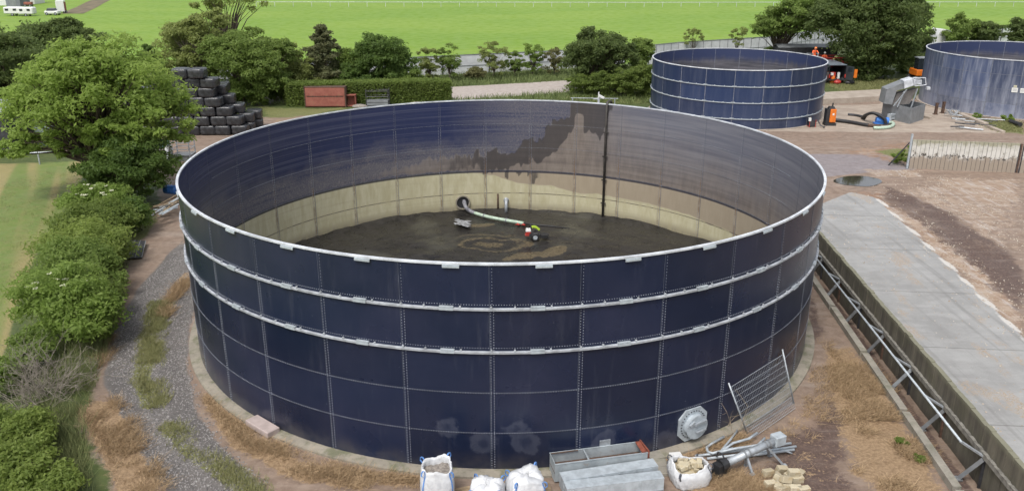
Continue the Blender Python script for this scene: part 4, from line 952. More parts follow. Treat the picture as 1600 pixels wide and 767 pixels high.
plant('ivy_hedge', 'dense clipped hedge block under the big thicket, beside the middle tank', 'hedge', (13.6,53.6,0), [(13.0,53.8,1.4,1.9,1.3,1.5),(15.0,54.2,1.7,1.6,1.3,1.7),(11.0,54.2,1.3,1.8,1.3,1.5),(8.4,55.0,1.2,1.5,1.2,1.3)], 'leaf_hedge', 100, 18000, .12, trunk=.06, fill=4000, stem_name='stem', crown_name='foliage')
tree('maple_tree', 'largest dark tree of the right hand group, behind the work vehicles', (43.5,67), [(42.8,66.5,6.4,5.2,4.2,4.3),(42.5,67.5,10.2,3.8,3.4,2.8),(45.5,67.5,9.6,3.4,3.2,2.8),(46.5,66.5,5.0,4.0,3.8,3.6),(39.6,67.5,6.6,3.4,3.0,2.3),(45.4,67.0,2.4,3.6,2.2,2.3)], 'leaf_dark', 210, 50000, .20, trunk=.4, fill=9000)
tree('maple_tree', 'mid green tree on the left side of the right hand group', (35,75), [(36,74,5.8,3.4,3.0,2.0),(33.8,74,5.2,2.2,2.2,1.6),(38,71,7.6,3.2,2.8,2.3)], 'leaf_mid', 90, 17000, .20, fill=3000)
tree('maple_tree', 'tree with lighter crown at the right end of the right hand group', (50.5,71), [(50.0,71,5.6,3.0,2.8,2.6),(49.0,70,8.0,2.6,2.4,2.0),(52.0,71,3.2,1.8,2,2.0)], 'leaf_dark', 80, 16000, .20, fill=3000)
for (u, v, w, h, mt, lb) in ((1500,66,2.2,4.3,'leaf_mid','rounded tree behind the white lorry cab'),(1538,66,2.4,3.8,'leaf_dark','dark shrubby tree right of the lorry cab, above the chalky tank'),(1600,60,2.3,4.2,'leaf_dark','tree cut by the right edge beyond the chalky tank')):
    p = A(u, v, 84); tree('field_tree', lb, (p.x, 84), [(p.x,84,h*.6+1,w,w*.9,h*.5),(p.x-.8,84,h*.4+.8,w*.7,w*.7,h*.35)], mt, 40, 7500, .19, fill=1500)
for (u, h, lb) in ((1083,4.6,'little sapling poking up over the left rim of the middle tank'),(1152,4.9,'sparse sapling poking up over the centre of the middle tank')):
    p = A(u, 70, 82); plant('sapling', lb, 'tree', (p.x,82,0), [(p.x,82,h*.72,1.3,1.0,h*.26)], 'leaf_olive', 18, 900, .15, trunk=.05, limbs=1, group='saplings behind the middle tank')
for (x, y, w, h, mt, lb) in ((-33,50,2.0,2.2,'leaf_mid','low bush at the foot of the pale olive willow'),(-22.8,52.5,1.9,2.0,'leaf_hedge','dark bush filling between the light willow and the clipped hedge'),(-15.2,56,1.8,2.0,'leaf_haw','low dark bush just left of the round dark tree'),(-10.4,57.5,1.9,2.2,'leaf_mid','mid green bush on the right of the round dark tree'),(-3.2,66.3,1.2,1.3,'leaf_brown','low scrub between the second and the widest sapling')):
    plant('bush', lb, 'bush', (x,y,0), [(x,y,h*.5,w,w*.8,h*.55)], mt, 30, 6000, .14, trunk=.05, fill=1200, stem_name='stem', crown_name='foliage', group='scrub under the far trees')
tree('willow_tree', 'low olive tree at the left of the willow group beside the dark evergreen', (-33.0,54.5), [(-33.2,54.5,4.6,2.6,2.2,2.4),(-30.6,55,4.2,2.2,2.0,2.2)], 'leaf_olive', 60, 11000, .165, limbs=.9, bark='bark_pale')
tree('willow_tree', 'light green tree overlapping the right side of the big rounded willow', (-23.6,53), [(-23.4,53,4.2,2.2,2.0,2.2),(-25.4,53.5,5.4,2.2,2.0,1.6)], 'leaf_mid', 60, 11000, .16, limbs=.9, bark='bark_pale')
tree('shrubby_tree', 'leafy green shrub joining the brownish conifer to the round dark tree', (-16.4,58.5), [(-16.4,58.5,2.6,1.8,1.6,2.0)], 'leaf_mid', 40, 8000, .15, fill=1500)
# clipped hedge
o = empty('clipped_hedge', (-14,50,0), 'long flat topped clipped hedge behind the red steel cabinet', 'hedge')
a, c_ = Vector((-21.6,49.9,0)), Vector((-5.4,51.8,0)); L = (c_-a).length; d = (c_-a).normalized(); n_ = Vector((-d.y,d.x,0)); cs = []
N = 26000; u = rng.random(N)*L; w = rng.random(N)*2-1; face = rng.random(N); hgt_ = 2.15+.12*fbm(u*.7, u*0, 71)
zt = np.where(face < .45, hgt_+rng.normal(size=N)*.07, rng.random(N)*hgt_); off = np.where(face < .45, w*.95, np.where(face < .85, -.95, .95)+rng.normal(size=N)*.10)
endm = rng.random(N) < .06; u = np.where(endm, np.where(rng.random(N) < .5, 0, L)+rng.normal(size=N)*.1, u); off = np.where(endm, w*.95, off); zt = np.where(endm, rng.random(N)*hgt_, zt)
Pp = np.array(a)[None]+np.array(d)[None]*u[:,None]+np.array(n_)[None]*off[:,None]; Pp[:,2] = zt
V, F = leaves(Pp, np.full((N,3), .03), 1, .13); np_mesh('foliage', V, F, M['leaf_hedge'], parent=o)
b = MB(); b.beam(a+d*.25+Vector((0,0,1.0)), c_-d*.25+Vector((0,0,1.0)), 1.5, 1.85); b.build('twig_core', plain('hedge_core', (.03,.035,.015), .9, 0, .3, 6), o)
for (u_, v_, w, h, lb) in ((403,166,.9,1.4,'small rounded bush between the bale stack and the clipped hedge'),(440,158,1.4,1.9,'loose bush at the left end of the clipped hedge')):
    p = G(u_, v_); plant('bush', lb, 'bush', (p.x,p.y,0), [(p.x,p.y,h*.5,w,w*.8,h*.55)], 'leaf_hedge', 24, 3500, .12, trunk=.04, fill=800, stem_name='stem', crown_name='foliage')
p = G(1412,258); plant('weed_clump', 'fresh green weeds against the end of the white clamp wall', 'plant', (p.x,p.y,0), [(p.x+.1,p.y+.3,.5,.7,.7,.55),(p.x+.7,p.y+.9,.6,.5,.5,.5)], 'leaf_bright', 16, 1800, .09, trunk=.02, stem_name='stem', crown_name='foliage')
for (u_, v_, s_, lb) in ((1410,694,.20,'green weed tuft in the dead grass, the larger of two by the kerb'),(1437,719,.16,'smaller green weed tuft close to the drain kerb'),(1525,186,.5,'nettles at the foot of the chalky blue tank'),(1575,190,.6,'low green weeds spreading right of the kerb by the chalky tank')):
    p = G(u_, v_); plant('weed_clump', lb, 'plant', (p.x,p.y,0), [(p.x,p.y,s_*.45,s_*1.1,s_,s_*.5)], 'leaf_bright', 10, 700, .07 if s_ < .4 else .11, trunk=.012, stem_name='stem', crown_name='foliage')
# ------------------------------------------------------------------ grass blades (stuff)
def blades(name, pts, h, w, mat, lean=.5, bias=(0,0)):
    n = len(pts); p = np.zeros((n,3)); p[:,:2] = pts
    t = rng.random(n)*6.283; d = np.stack([np.cos(t), np.sin(t), 0*t], 1); hh = h*(.5+rng.random(n))[:,None]
    tip = np.zeros((n,3)); tip[:,0] = rng.normal(size=n)*lean+bias[0]; tip[:,1] = rng.normal(size=n)*lean+bias[1]; tip[:,2] = 1
    V = np.stack([p-d*w, p+d*w, p+d*w*.25+tip*hh, p-d*w*.25+tip*hh], 1).reshape(-1,3)
    o = np_mesh(name, V, np.arange(4*n).reshape(-1,4), mat); tag(o, kind='stuff'); return o
def scatter(n, x0, x1, y0, y1, fn):
    out = []
    while sum(map(len, out)) < n:
        q = np.stack([rng.uniform(x0,x1,6000), rng.uniform(y0,y1,6000)], 1); w = fn(q); out.append(q[rng.random(6000) < w])
        if len(out) > 400: break
    return np.vstack(out)[:n]
def zval(name):
    A_ = Z[name].reshape(GX.shape)
    def f(q):
        ix = np.clip(((q[:,0]-gx[0])/.3).astype(int), 0, len(gx)-1); iy = np.clip(((q[:,1]-gy[0])/.3).astype(int), 0, len(gy)-1); return A_[iy, ix]
    return f
def strawmat(name, a, b):
    t = NT(name); t.set(t.mix(t.island(), a, b), .8); return t.mat
fs, fg, fl_ = zval('straw'), zval('green'), zval('lawn'); ft = zval('track'); fdirt = zval('dirt')
out = lambda q: np.hypot(q[:,0], q[:,1]) > 13.75
patch = lambda q, s=1.1: sstep(.30, .60, fbm(q[:,0]*s, q[:,1]*s, 91))
blades('dead_grass', scatter(44000, -17, 15, -16, 3, lambda q: np.clip(fs(q)*1.25-.15, 0, 1)*out(q)*np.where(q[:,0] > 4, sstep(.44, .60, fbm(q[:,0]*.9, q[:,1]*.9, 91)), patch(q))), .17, .0065, strawmat('dead_grass_blades', (.24,.160,.085), (.43,.31,.18)), .95, (.45,-.45))
blades('green_grass', scatter(26000, -22, -7, -16, 8, lambda q: fg(q)*patch(q, .9)), .10, .007, strawmat('green_blades', (.12,.135,.045), (.25,.235,.10)), .7)
hedgeline = np.array([(-23.2,14.5),(-21.0,8.5),(-18.8,2.0),(-17.0,-3.5),(-15.9,-7.5),(-15.0,-10.5),(-12.9,-14.5)])
blades('tall_grass', scatter(34000, -26, -11, -16, 16, lambda q: np.clip(1-pdist(q, hedgeline-np.array([.55,0]))/1.15, 0, 1)*patch(q, .7)*(1-ft(q))), .42, .008, strawmat('tall_blades', (.095,.125,.040), (.20,.215,.085)), .35)
blades('verge_grass', scatter(26000, -30, 20, 50, 76, lambda q: (1-zval('road')(q))*(1-zval('field')(q))*(1-fdirt(q))), .38, .03, strawmat('verge_blades', (.08,.115,.03), (.15,.185,.06)), .4)
blades('yard_grass', scatter(9000, 28, 62, 36, 66, lambda q: fg(q)), .14, .02, strawmat('yard_blades', (.10,.12,.035), (.20,.19,.08)), .5)
blades('mown_grass', scatter(26000, -34, -17, -14, 24, lambda q: fl_(q)*patch(q, .8)), .05, .008, strawmat('mown_blades', (.13,.14,.045), (.24,.205,.10)), .9)
# loose stones on the track and chips on the dirt
def stones(name, pts, lo, hi, mat):
    V = []; F = []
    base = np.array([(-1,-1,-.3),(1,-1,-.3),(1,1,-.3),(-1,1,-.3),(-.6,-.6,.8),(.6,-.6,.8),(.6,.6,.8),(-.6,.6,.8)]); fc_ = np.array([(4,5,6,7),(0,1,5,4),(1,2,6,5),(2,3,7,6),(3,0,4,7)])
    n = len(pts); s = rng.uniform(lo, hi, n)[:,None,None]; t = rng.random(n)*6.28; c_, s_ = np.cos(t), np.sin(t)
    B = base[None]*s*(1+.5*rng.normal(size=(n,8,3))*.5); x = B[:,:,0]*c_[:,None]-B[:,:,1]*s_[:,None]; y = B[:,:,0]*s_[:,None]+B[:,:,1]*c_[:,None]
    V = np.stack([x+pts[:,0,None], y+pts[:,1,None], B[:,:,2]], -1).reshape(-1,3); F = (fc_[None]+8*np.arange(n)[:,None,None]).reshape(-1,4)
    tag(np_mesh(name, V, F, mat), kind='stuff')
stones('loose_stones', scatter(16000, -19, -2, -16, 10, lambda q: (ft(q) > .6)*.8*out(q)), .008, .028, strawmat('stone_grey', (.065,.06,.058), (.27,.255,.245)))
stones('pad_chips', scatter(2600, 15, 34, -14, 24, lambda q: np.maximum(zval('pale')(q), zval('conc')(q)*.12)*patch(q, .5)*(1-zval('dark')(q))), .008, .035, strawmat('chips', (.24,.18,.13), (.42,.38,.32)))
# ------------------------------------------------------------------ things inside the big tank
FL = .33
def gp(u, v, h=0): p = G(u, v, h); return Vector((p.x, p.y, h))
q, _ = hit(725, 318, TR-.10, False)
pts = [Vector((q.x, q.y+.0, .98)), gp(728,324,.75), gp(735,330,.52), gp(750,335.5,.46), gp(770,340.5,.45), gp(795,345,.45), gp(818,349,.44)]
sm_ = []
for i in range(len(pts)-1):
    p0_, p1_, p2_, p3_ = pts[max(i-1,0)], pts[i], pts[i+1], pts[min(i+2,len(pts)-1)]
    for k in range(6):
        t = k/6; sm_.append(.5*((2*p1_)+(p2_-p0_)*t+(2*p0_-5*p1_+4*p2_-p3_)*t*t+(3*p1_-p0_-3*p2_+p3_)*t**3))
sm_.append(pts[-1])
b = MB(); n1 = int(len(sm_)*.42); b.tube(sm_[:n1+1], .115, 10, 0); b.tube(sm_[n1:], .10, 10, 1); 
for i in range(2, len(sm_), 9): b.tube([sm_[i], sm_[i].lerp(sm_[min(i+1,len(sm_)-1)], .3)], .135, 10, 0)
tag(b.build('suction_hose', [M['hose_grey'], M['hose_pale']], smooth=True), 'thick grey and pale green suction hose lying from the manhole across the slurry floor', 'hose')
b = MB(); b.tube([gp(818,349,.42), gp(835,351,.38), gp(860,353,.36), gp(890,357,.34)], [.05,.045,.04,.03], 6)
tag(b.build('dark_hose', M['black_rubber'], smooth=True), 'thin dark hose continuing from the end of the pale suction hose', 'hose')
p = gp(842,302,.45); b = MB(); b.tube([p, p+Vector((.05,.0,2.55))], .028, 6); tag(b.build('dipping_pole', M['galv_pale']), 'thin pale upright pole standing in a small mound of sludge inside the tank', 'pole')
for (u, v, s_, col, lb) in ((723,350,.55,'hat','crumpled white plastic sheet lying on the slurry below the manhole'),):
    bm_ = MB(); c = G(u, v, .42); n_g = 12; vs = []; fs_ = []
    for i in range(n_g):
        for j in range(n_g):
            x, y = (i/(n_g-1)-.5)*1.0, (j/(n_g-1)-.5)*1.3; vs.append((c.x+x*.8*(1+.3*math.sin(j*1.3)), c.y+y*.8-x*.5, .40+.16*float(fbm(i*.6, j*.6, 77))+.02))
    for i in range(n_g-1):
        for j in range(n_g-1): fs_.append((i*n_g+j, (i+1)*n_g+j, (i+1)*n_g+j+1, i*n_g+j+1))
    bm_.add(vs, fs_); o = bm_.build('plastic_scrap', plain('dirty_plastic', (.22,.225,.235), .35, 0, .4, 6), smooth=True)
    md = o.modifiers.new('solid', 'SOLIDIFY'); md.thickness = .01; tag(o, lb, 'plastic sheet')
for (u, v, lb) in ((809,351.5,'small red coupling cap lying beside the hose end, the left of two'),(818,352,'small red coupling cap lying beside the hose end, the right of two')):
    p = gp(u, v, .40); b = MB(); b.tube([p, p+Vector((.05,.02,.07))], .10, 10); b.tube([p+Vector((-.14,0,.02)), p+Vector((.14,0,.03))], .025, 6); tag(b.build('coupling_cap', M['red'], smooth=True), lb, 'cap')
# pump cart
P0 = gp(831,373,.34); cart = empty('pump_cart', P0, 'small two wheeled pump cart with red engine and lime guard in the slurry', 'pump')
def L_(x, y, z): return P0+Vector((x, y, z))*.82
b = MB(); b.box(L_(-.24,0,.42), (.28,.34,.23)); b.box(L_(-.26,-.03,.30), (.33,.30,.08)); b.build('engine_block', M['red'], cart, bevel=.02)
b = MB(); b.box(L_(-.24,0,.63), (.31,.36,.125), taper=.8); b.tube([L_(-.24,0,.69), L_(-.24,0,.74)], .05, 10); b.build('fuel_tank', M['hat'], cart, bevel=.02)
for sy in (-.34, .34):
    b = MB(); b.lathe([(.16,-.06),(.25,-.06),(.27,0),(.25,.06),(.16,.06)], 24)
    Mx = Matrix.Rotation(math.pi/2, 3, 'X'); b.v = [tuple(Mx @ Vector(p)*.82+L_(.22,sy,.22)) for p in b.v]; w = b.build('wheel', M['black_rubber'], cart, smooth=True)
    b = MB(); b.tube([L_(.22,sy-.05,.22), L_(.22,sy+.05,.22)], .123, 16); b.build('rim', M['galv_pale'], w)
b = MB(); b.tube([L_(.05,0,.30), L_(.3,0,.34), L_(.95,.12,.16)], .07, 8); b.box(L_(.12,0,.32), (.5,.36,.2)); b.build('pump_body', M['dark_metal'], cart)
b = MB()
arc = [L_(-.0+.50*k/8, .05, .58+.26*math.sin(math.pi*(.35+.60*k/8))) for k in range(9)]
for i in range(8): b.beam(arc[i], arc[i+1], .22, .07)
b.build('guard', M['lime'], cart)
b = MB(); b.beam(L_(.55,0,.25), L_(1.05,.05,.20), .5, .16); b.beam(L_(.5,.1,.3), L_(1.15,.1,.25), .08, .08); b.build('suction_foot', M['black_rubber'], cart)
b = MB(); b.tube([L_(-.05,.2,.6), L_(-.1,.25,.9), L_(-.02,.25,1.0)], .02, 6); b.build('handle', M['dark_metal'], cart)
# security camera on the far rim
c = A(935, 162, 13.6); cv = empty('security_camera', (c.x, 13.55, 6.7), 'white security camera on a short post at the far rim of the big tank', 'camera'); cx = c.x
b = MB(); b.beam((cx,13.6,6.0), (cx,13.6,7.05), .11, .11); b.beam((cx-.30,13.6,6.98), (cx,13.6,6.98), .04, .04); b.build('post', M['white_steel'], cv)
b = MB(); b.beam((cx+.02,13.52,7.20), (cx+.30,13.40,7.06), .12, .10); b.build('camera_body', M['hat'], cv)
b = MB(); b.box((cx,13.6,7.22), (.08,.10,.34), taper=.6); b.tube([(cx,13.6,7.0),(cx+.08,13.55,7.15)], .04, 6); b.build('bracket', M['hat'], cv)
gr = empty('guard_rail', (cx-.5,13.95,0), 'thin rail behind the far rim of the big tank next to the security camera', 'railing')
b = MB(); b.tube([(cx-1.6,13.95,6.98),(cx+1.2,13.95,6.94)], .02, 6); b.build('rail', M['galv'], gr)
for x in (-1.5, 1.0): b = MB(); b.beam((cx+x,13.95,0),(cx+x,13.95,6.98), .05,.05); b.build('post', M['galv'], gr)
pr = empty('pipe_rack', G(1003,186), 'grey pipes on short stands at the left foot of the middle tank', 'pipework')
for pts_, r__ in (([G(985,188,.2), G(995,180,.9), G(1014,178,.9)], .07), ([G(990,190,.2), G(1014,184,.4)], .06)): b = MB(); b.tube(pts_, r__, 6); b.build('pipe', M['galv'], pr)
for u_, v_ in ((1003,186),(1012,184)): b = MB(); p = G(u_, v_); b.beam(p, p+Vector((0,0,1.0)), .1, .1); b.build('stand', M['galv'], pr)

# ------------------------------------------------------------------ foreground clutter by the tank foot
t = NT('woven_bag'); n = t.noise(4, 5, .6); c = t.mix(t.rng(n, .3, .7), (.47,.48,.50), (.58,.59,.60)); c = t.mix(t.math('MULTIPLY', t.rng(t.noise(2.2,5,.7), .55, .75), .4), c, (.30,.28,.25)); t.bump(t.math('ADD', t.noise(5, 4, dist=1.5), t.math('MULTIPLY', t.noise(90,2), .2)), .55, .04); t.set(c, .65); M['bag'] = t.mat
M['sand'] = plain('grey_sand', (.22,.195,.17), .95, 0, .35, 14, .5)
def bag(label, c, w, d, h, rz, sag=0.0, fill=None, fillmat=None, seed=1, strap='strap_blue', loops=True, lean=0.0, open_=True):
    c = Vector(c); o = empty('bulk_bag', c, label, 'bulk bag', 'white bulk bags by the tank foot'); r = random.Random(seed); nu, nv = 48, 14; b = MB(); vs = []; R = Matrix.Rotation(rz, 3, 'Z')
    def ring(k, j, shrink=0.0, zoff=0):
        t = 2*math.pi*j/nu; e = 4.0 if k < .8 else 3.2; ct, st_ = math.cos(t), math.sin(t); rr_ = 1/((abs(ct)**e+abs(st_)**e)**(1/e))
        bul = 1+.10*math.sin(math.pi*min(1, k*1.05))-.10*max(0, k-.7); cr = .035*math.sin(j*1.9+k*9+seed)+.03*math.sin(j*4.1-k*13)
        rr_ = rr_*(bul+cr)-shrink; z = h*k-sag*max(0, k-.5)*(1+math.sin(t*2+seed))+.03*math.sin(t*5+seed)*k+zoff
        return R @ Vector((ct*rr_*w/2+lean*k, st_*rr_*d/2, max(z, .0)))+c
    for k in range(nv+1):
        for j in range(nu): vs.append(ring(k/nv, j))
    fs_ = [(k*nu+j, k*nu+(j+1)%nu, (k+1)*nu+(j+1)%nu, (k+1)*nu+j) for k in range(nv) for j in range(nu)]
    fs_.append(tuple(range(nu))[::-1])
    if open_:
        for k, s_ in ((1.0,.06),(.93,.12),(.72,.20)):
            for j in range(nu): vs.append(ring(k, j, s_))
        for kk in range(3):
            b0 = (nv+kk)*nu
            fs_ += [(b0+j, b0+(j+1)%nu, b0+nu+(j+1)%nu, b0+nu+j) for j in range(nu)]
    else:
        for s_ , zo in ((.25,.05),(.55,.09),(.8,.04)):
            for j in range(nu): vs.append(ring(1.0, j, s_, zo+.03*math.sin(j*.9+seed)))
        for kk in range(3):
            b0 = (nv+kk)*nu; fs_ += [(b0+j, b0+(j+1)%nu, b0+nu+(j+1)%nu, b0+nu+j) for j in range(nu)]
        fs_.append(tuple((nv+3)*nu+j for j in range(nu)))
    b.add(vs, fs_); b.build('sack', M['bag'], o, smooth=True)
    if fill:
        b = MB(); vs = [c+Vector((0,0,h*fill+.10))]+[(ring(fill, j, .16)-c)*.6+c+Vector((0,0,h*fill*.4+.06)) for j in range(nu)]+[ring(fill, j, .14) for j in range(nu)]
        b.add(vs, [(0,1+j,1+(j+1)%nu) for j in range(nu)]+[(1+j,1+nu+j,1+nu+(j+1)%nu,1+(j+1)%nu) for j in range(nu)]); b.build('contents', fillmat or M['sand'], o, smooth=True)
    for sx, sy in ((-1,-1),(1,-1),(1,1),(-1,1)):
        b = MB(); j0 = int(((math.atan2(sy,sx)/(2*math.pi)) % 1)*nu); outp = []
        for k in (.45,.6,.75,.9,1.0): p = ring(k, j0, -.015); outp.append(p)
        if loops:
            q = outp[-1]; nrm_ = (R @ Vector((sx*.7,sy*.7,0))).normalized(); outp += [q+Vector((0,0,.05))+nrm_*.05, q+Vector((0,0,.03))+nrm_*.13, q-Vector((0,0,.08))+nrm_*.15, q-Vector((0,0,.14))+nrm_*.07]
        for a_, c2_ in zip(outp[:-1], outp[1:]): b.beam(a_, c2_, .045, .010, up=(R @ Vector((sx,sy,.1))))
        b.build('lifting_strap', M[strap], o)
    return o
bag('white bulk bag of grey sand, standing upright in front of the big tank, leftmost bag', (-1.96,-14.75,0), .90, .90, 1.36, .12, .10, .80, None, 3)
bag('slumped white bulk bag on the bottom edge, middle of the three with blue straps', (-.48,-15.15,.16), .92, .88, .80, -.15, .08, None, None, 5, open_=False)
bag('tied white bulk bag with blue straps, standing next to the metal troughs', (.60,-14.95,.16), .98, .88, .95, .3, .14, None, None, 9, open_=False, lean=.06)
bb_ = bag('slouched white bulk bag with dark straps, open and filled with pale blocks', (5.75,-13.75,0), 1.1, .95, .74, .25, .20, .55, M['block'], 12, 'strap_dark', lean=-.05)
for i in range(11):
    p = Vector((5.75+random.uniform(-.32,.32), -13.75+random.uniform(-.26,.26), .50+random.uniform(0,.12))); b = MB(); b.box((0,0,0), (.34,.17,.15)); o = b.build('block', M['block'], bevel=.015); o.location = p; o.rotation_euler = (random.uniform(-.6,.6), random.uniform(-.6,.6), random.uniform(0,3))
    tag(o, 'pale stone block tumbled inside the open bulk bag with dark straps', 'block', 'blocks in the open bulk bag')
def pallet(label, c, w, d, rz, tilt=0):
    o = empty('pallet', c, label, 'pallet'); c = Vector(c); R = Matrix.Rotation(rz, 3, 'Z') @ Matrix.Rotation(tilt, 3, 'X')
    f = lambda x, y, z: (R @ Vector((x,y,z)))+c
    for i in range(6):
        b = MB(); y = (i/5-.5)*(d-.1); b.beam(f(-w/2,y,.14), f(w/2,y,.14), .10, .022, up=R @ Vector((0,0,1))); b.build('deck_board', M['wood'], o)
    for x in (-w/2+.06, 0, w/2-.06):
        b = MB(); b.beam(f(x,-d/2,.07), f(x,d/2,.07), .09, .10, up=R @ Vector((0,0,1))); b.build('bearer', M['wood'], o)
pallet('worn timber pallet under the two slumped bulk bags, left one', (-.55,-14.95,0), 1.25, 1.1, .22)
pallet('worn timber pallet under the tied bulk bag, nearer the troughs', (.85,-14.8,0), 1.2, 1.1, .05)
pallet('timber pallet leaning on its side right behind the sand bag', (-1.28,-14.6,.05), .9, .5, .3, .5)
# metal troughs
def trough(name, label, tl, tr_, fr_, h, inverted, matt, rust_end=False):
    """tl,tr: back top corners; fr: front right top corner (world); runs back edge left->right"""
    tl, tr_, fr_ = Vector(tl), Vector(tr_), Vector(fr_); d = (tr_-tl); L = d.length; d.normalize(); w = (fr_-tr_); w = w-d*w.dot(d); W = w.length; w.normalize()
    o = empty(name, tl-Vector((0,0,tl.z)), label, 'trough'); z0 = .06; T = .018
    f = lambda s_, q_, z: Vector((tl.x+d.x*s_+w.x*q_, tl.y+d.y*s_+w.y*q_, z))
    b = MB()
    b.beam(f(0,T/2,(h+z0)/2), f(L,T/2,(h+z0)/2), T, h-z0); b.beam(f(0,W-T/2,(h+z0)/2), f(L,W-T/2,(h+z0)/2), T, h-z0)
    if inverted:
        b.beam(f(-.004,W/2,h+.004), f(L+.004,W/2,h+.004), W+.008, T)
        b.beam(f(0,W/2,(h+z0)/2), f(.02,W/2,(h+z0)/2), W-2*T-.004, h-z0-.01)
        for k in range(6): b.beam(f(.25+k*(L-.5)/5,W+.012,z0), f(.25+k*(L-.5)/5,W+.012,h-.02), .05, .02, up=w)
        b.beam(f(.0,W+.006,z0+.03), f(L,W+.006,z0+.03), .012, .05)
    else:
        b.beam(f(0,W/2,z0), f(L,W/2,z0), W-2*T, T); b.beam(f(T/2,W/2,(h+z0)/2), f(T*1.5,W/2,(h+z0)/2), W-2*T-.002, h-z0-.002); b.beam(f(L-T,W/2,(h+z0)/2), f(L,W/2,(h+z0)/2), W-2*T-.002, h-z0-.002)
        for q_ in (0, W): b.beam(f(-.01,q_,h+.012), f(L+.01,q_,h+.012), .045, .02)
        b.beam(f(L*.36,W/2,h-.03), f(L*.36+.05,W/2,h-.03), W-.06, .03)
    b.build('channel', matt, o)
    if rust_end:
        b = MB(); b.beam(f(L-.02,-.02,h-.05), f(L+.03,W+.02,h-.05), .05, .26); b.beam(f(L-.12,.04,h+.05), f(L-.12,W,h+.05), .16, .03); b.build('rusty_end_plate', plain('rust_red', (.20,.055,.032), .8, 0, .35, 6), o)
        b = MB(); b.beam(f(0,W/2,h-.33), f(L-.04,W/2,h-.33), W-.06, .012); b.build('rusty_floor', M['rust'], o)
        b = MB(); b.beam(f(.02,.05,h+.024), f(.9,.05,h+.024), .05, .01); b.build('rust_streak', M['rust'], o)
t = NT('trough_zinc'); n = t.noise(2.0, 6, .65); c = t.mix(t.rng(n, .3, .7), (.25,.28,.30), (.37,.41,.43)); c = t.mix(t.math('MULTIPLY', t.rng(t.noise(5,6,.7), .55, .72), .6), c, (.24,.20,.16)); t.set(c, .5, .15); M['zinc'] = t.mat
trough('metal_trough', 'open galvanised trough with a rusty red end, rearmost of three against the tank', G(859,708,.68), G(1001,690,.68), G(1012,707,.68), .68, False, M['zinc'], True)
trough('metal_trough', 'pale galvanised channel lying upside down, middle of the three troughs', G(874,738,.52), G(1020,716,.52), G(1029,728,.52), .52, True, M['galv_pale'])
trough('metal_trough', 'pale channel with ribbed side and open dark end, nearest of the three troughs', G(881,752,.48), G(1031,735,.48), G(1040,746.5,.48), .48, True, M['galv_pale'])
p = G(1052,728); b = MB(); b.box((p.x+.05,p.y-.05,.22), (.36,.30,.44), .15); b.box((p.x+.05,p.y-.05,.45), (.38,.32,.03), .15); tag(b.build('white_box', M['hat'], bevel=.012), 'small plain white box just behind the bulk bag of blocks', 'box')
for (u, v, w, d, rz, lb) in ((1024,715,.5,.42,.3,'sandy flagstone at the tank foot above the grey slabs'),(1030,726,.5,.4,.1,'grey paving slab between the troughs and the white box, the upper one'),(1036,738,.5,.4,.05,'grey paving slab between the troughs and the white box, the lower one')):
    p = G(u, v); b = MB(); b.box((p.x,p.y,.05+.02*(v < 720)), (w,d,.12), rz); tag(b.build('paving_slab', M['concrete'], bevel=.015), lb, 'slab')
p = G(411,672); b = MB(); b.box((p.x,p.y,.16), (1.30,.50,.22), math.atan2(-.93,1.07)); tag(b.build('stone_slab', plain('pink_concrete', (.34,.28,.26), .85, 0, .12, 3, .2), bevel=.02), 'pinkish concrete slab lying against the foot of the big tank, front left', 'slab')
p = G(1030,757); b = MB(); b.box((1.3,-14.6,.1), (.3,1.2,.2), .15); tag(b.build('sleeper', M['wood'], bevel=.01), 'short weathered timber beside the left end of the troughs', 'timber')
# auger pipe with legs
au = empty('auger', G(1175,735), 'galvanised auger tube on splayed legs lying in the dead grass by the tank', 'auger')
a, c_ = G(1137,722,.42), G(1211,688,.72); d = (c_-a).normalized()
b = MB(); b.tube([a, c_], .125, 14); b.build('auger_tube', M['galv'], au, smooth=True)
b = MB(); b.box(c_+d*.12, (.42,.34,.36), math.atan2(d.y,d.x)); b.build('drive_box', M['galv_pale'], au, bevel=.03)
for k in (.33,.42,.78,.85): b = MB(); b.tube([a.lerp(c_,k), a.lerp(c_,k)+d*.05], .145, 14); b.build('clamp_band', M['steel_grey'], au)
for (k, u, v) in ((.38,1176,741),(.80,1225,727),(.80,1203,712),(.36,1166,727)):
    p = a.lerp(c_, k); f_ = G(u, v); b = MB(); b.beam(p, f_, .07, .05); b.box(f_+Vector((0,0,.02)), (.16,.12,.03), .4); b.build('leg', M['galv'], au)
b = MB(); b.tube([a-d*.02, a-d*.28], [.16,.22], 12); b.box(a-d*.3-Vector((0,0,.1)), (.36,.3,.4), .6); b.build('inlet_boot', M['black_rubber'], au)
b = MB(); b.tube([G(1120,712,.15), G(1122,706,.5), G(1128,708,.55), G(1135,722,.3)], .03, 6); b.build('cable', M['dark_metal'], au)
gpipe = 'pipes heaped under the auger'
def pipe(pts, r, lb, mt='galv_pale'):
    b = MB(); b.tube(pts, r, 8); o = b.build('pipe', M[mt], smooth=True); tag(o, lb, 'pipe', gpipe)
pipe([G(1131,682,.1), G(1110,694,.1), G(1104,699,.14), G(1106,705,.16), G(1113,708,.16), G(1145,700,.2)], .045, 'pale pipe with a hairpin bend at the left end of the pipe heap')
pipe([G(1152,672,.1), G(1140,688,.14), G(1130,700,.16), G(1124,708,.15)], .040, 'slightly bent pipe rising towards the mesh panel from the pipe heap')
pipe([G(1183,676,.28), G(1170,685,.25), G(1145,692,.22), G(1128,704,.2), G(1112,708,.15)], .045, 'long S bent pipe with its raised end below the mesh panel')
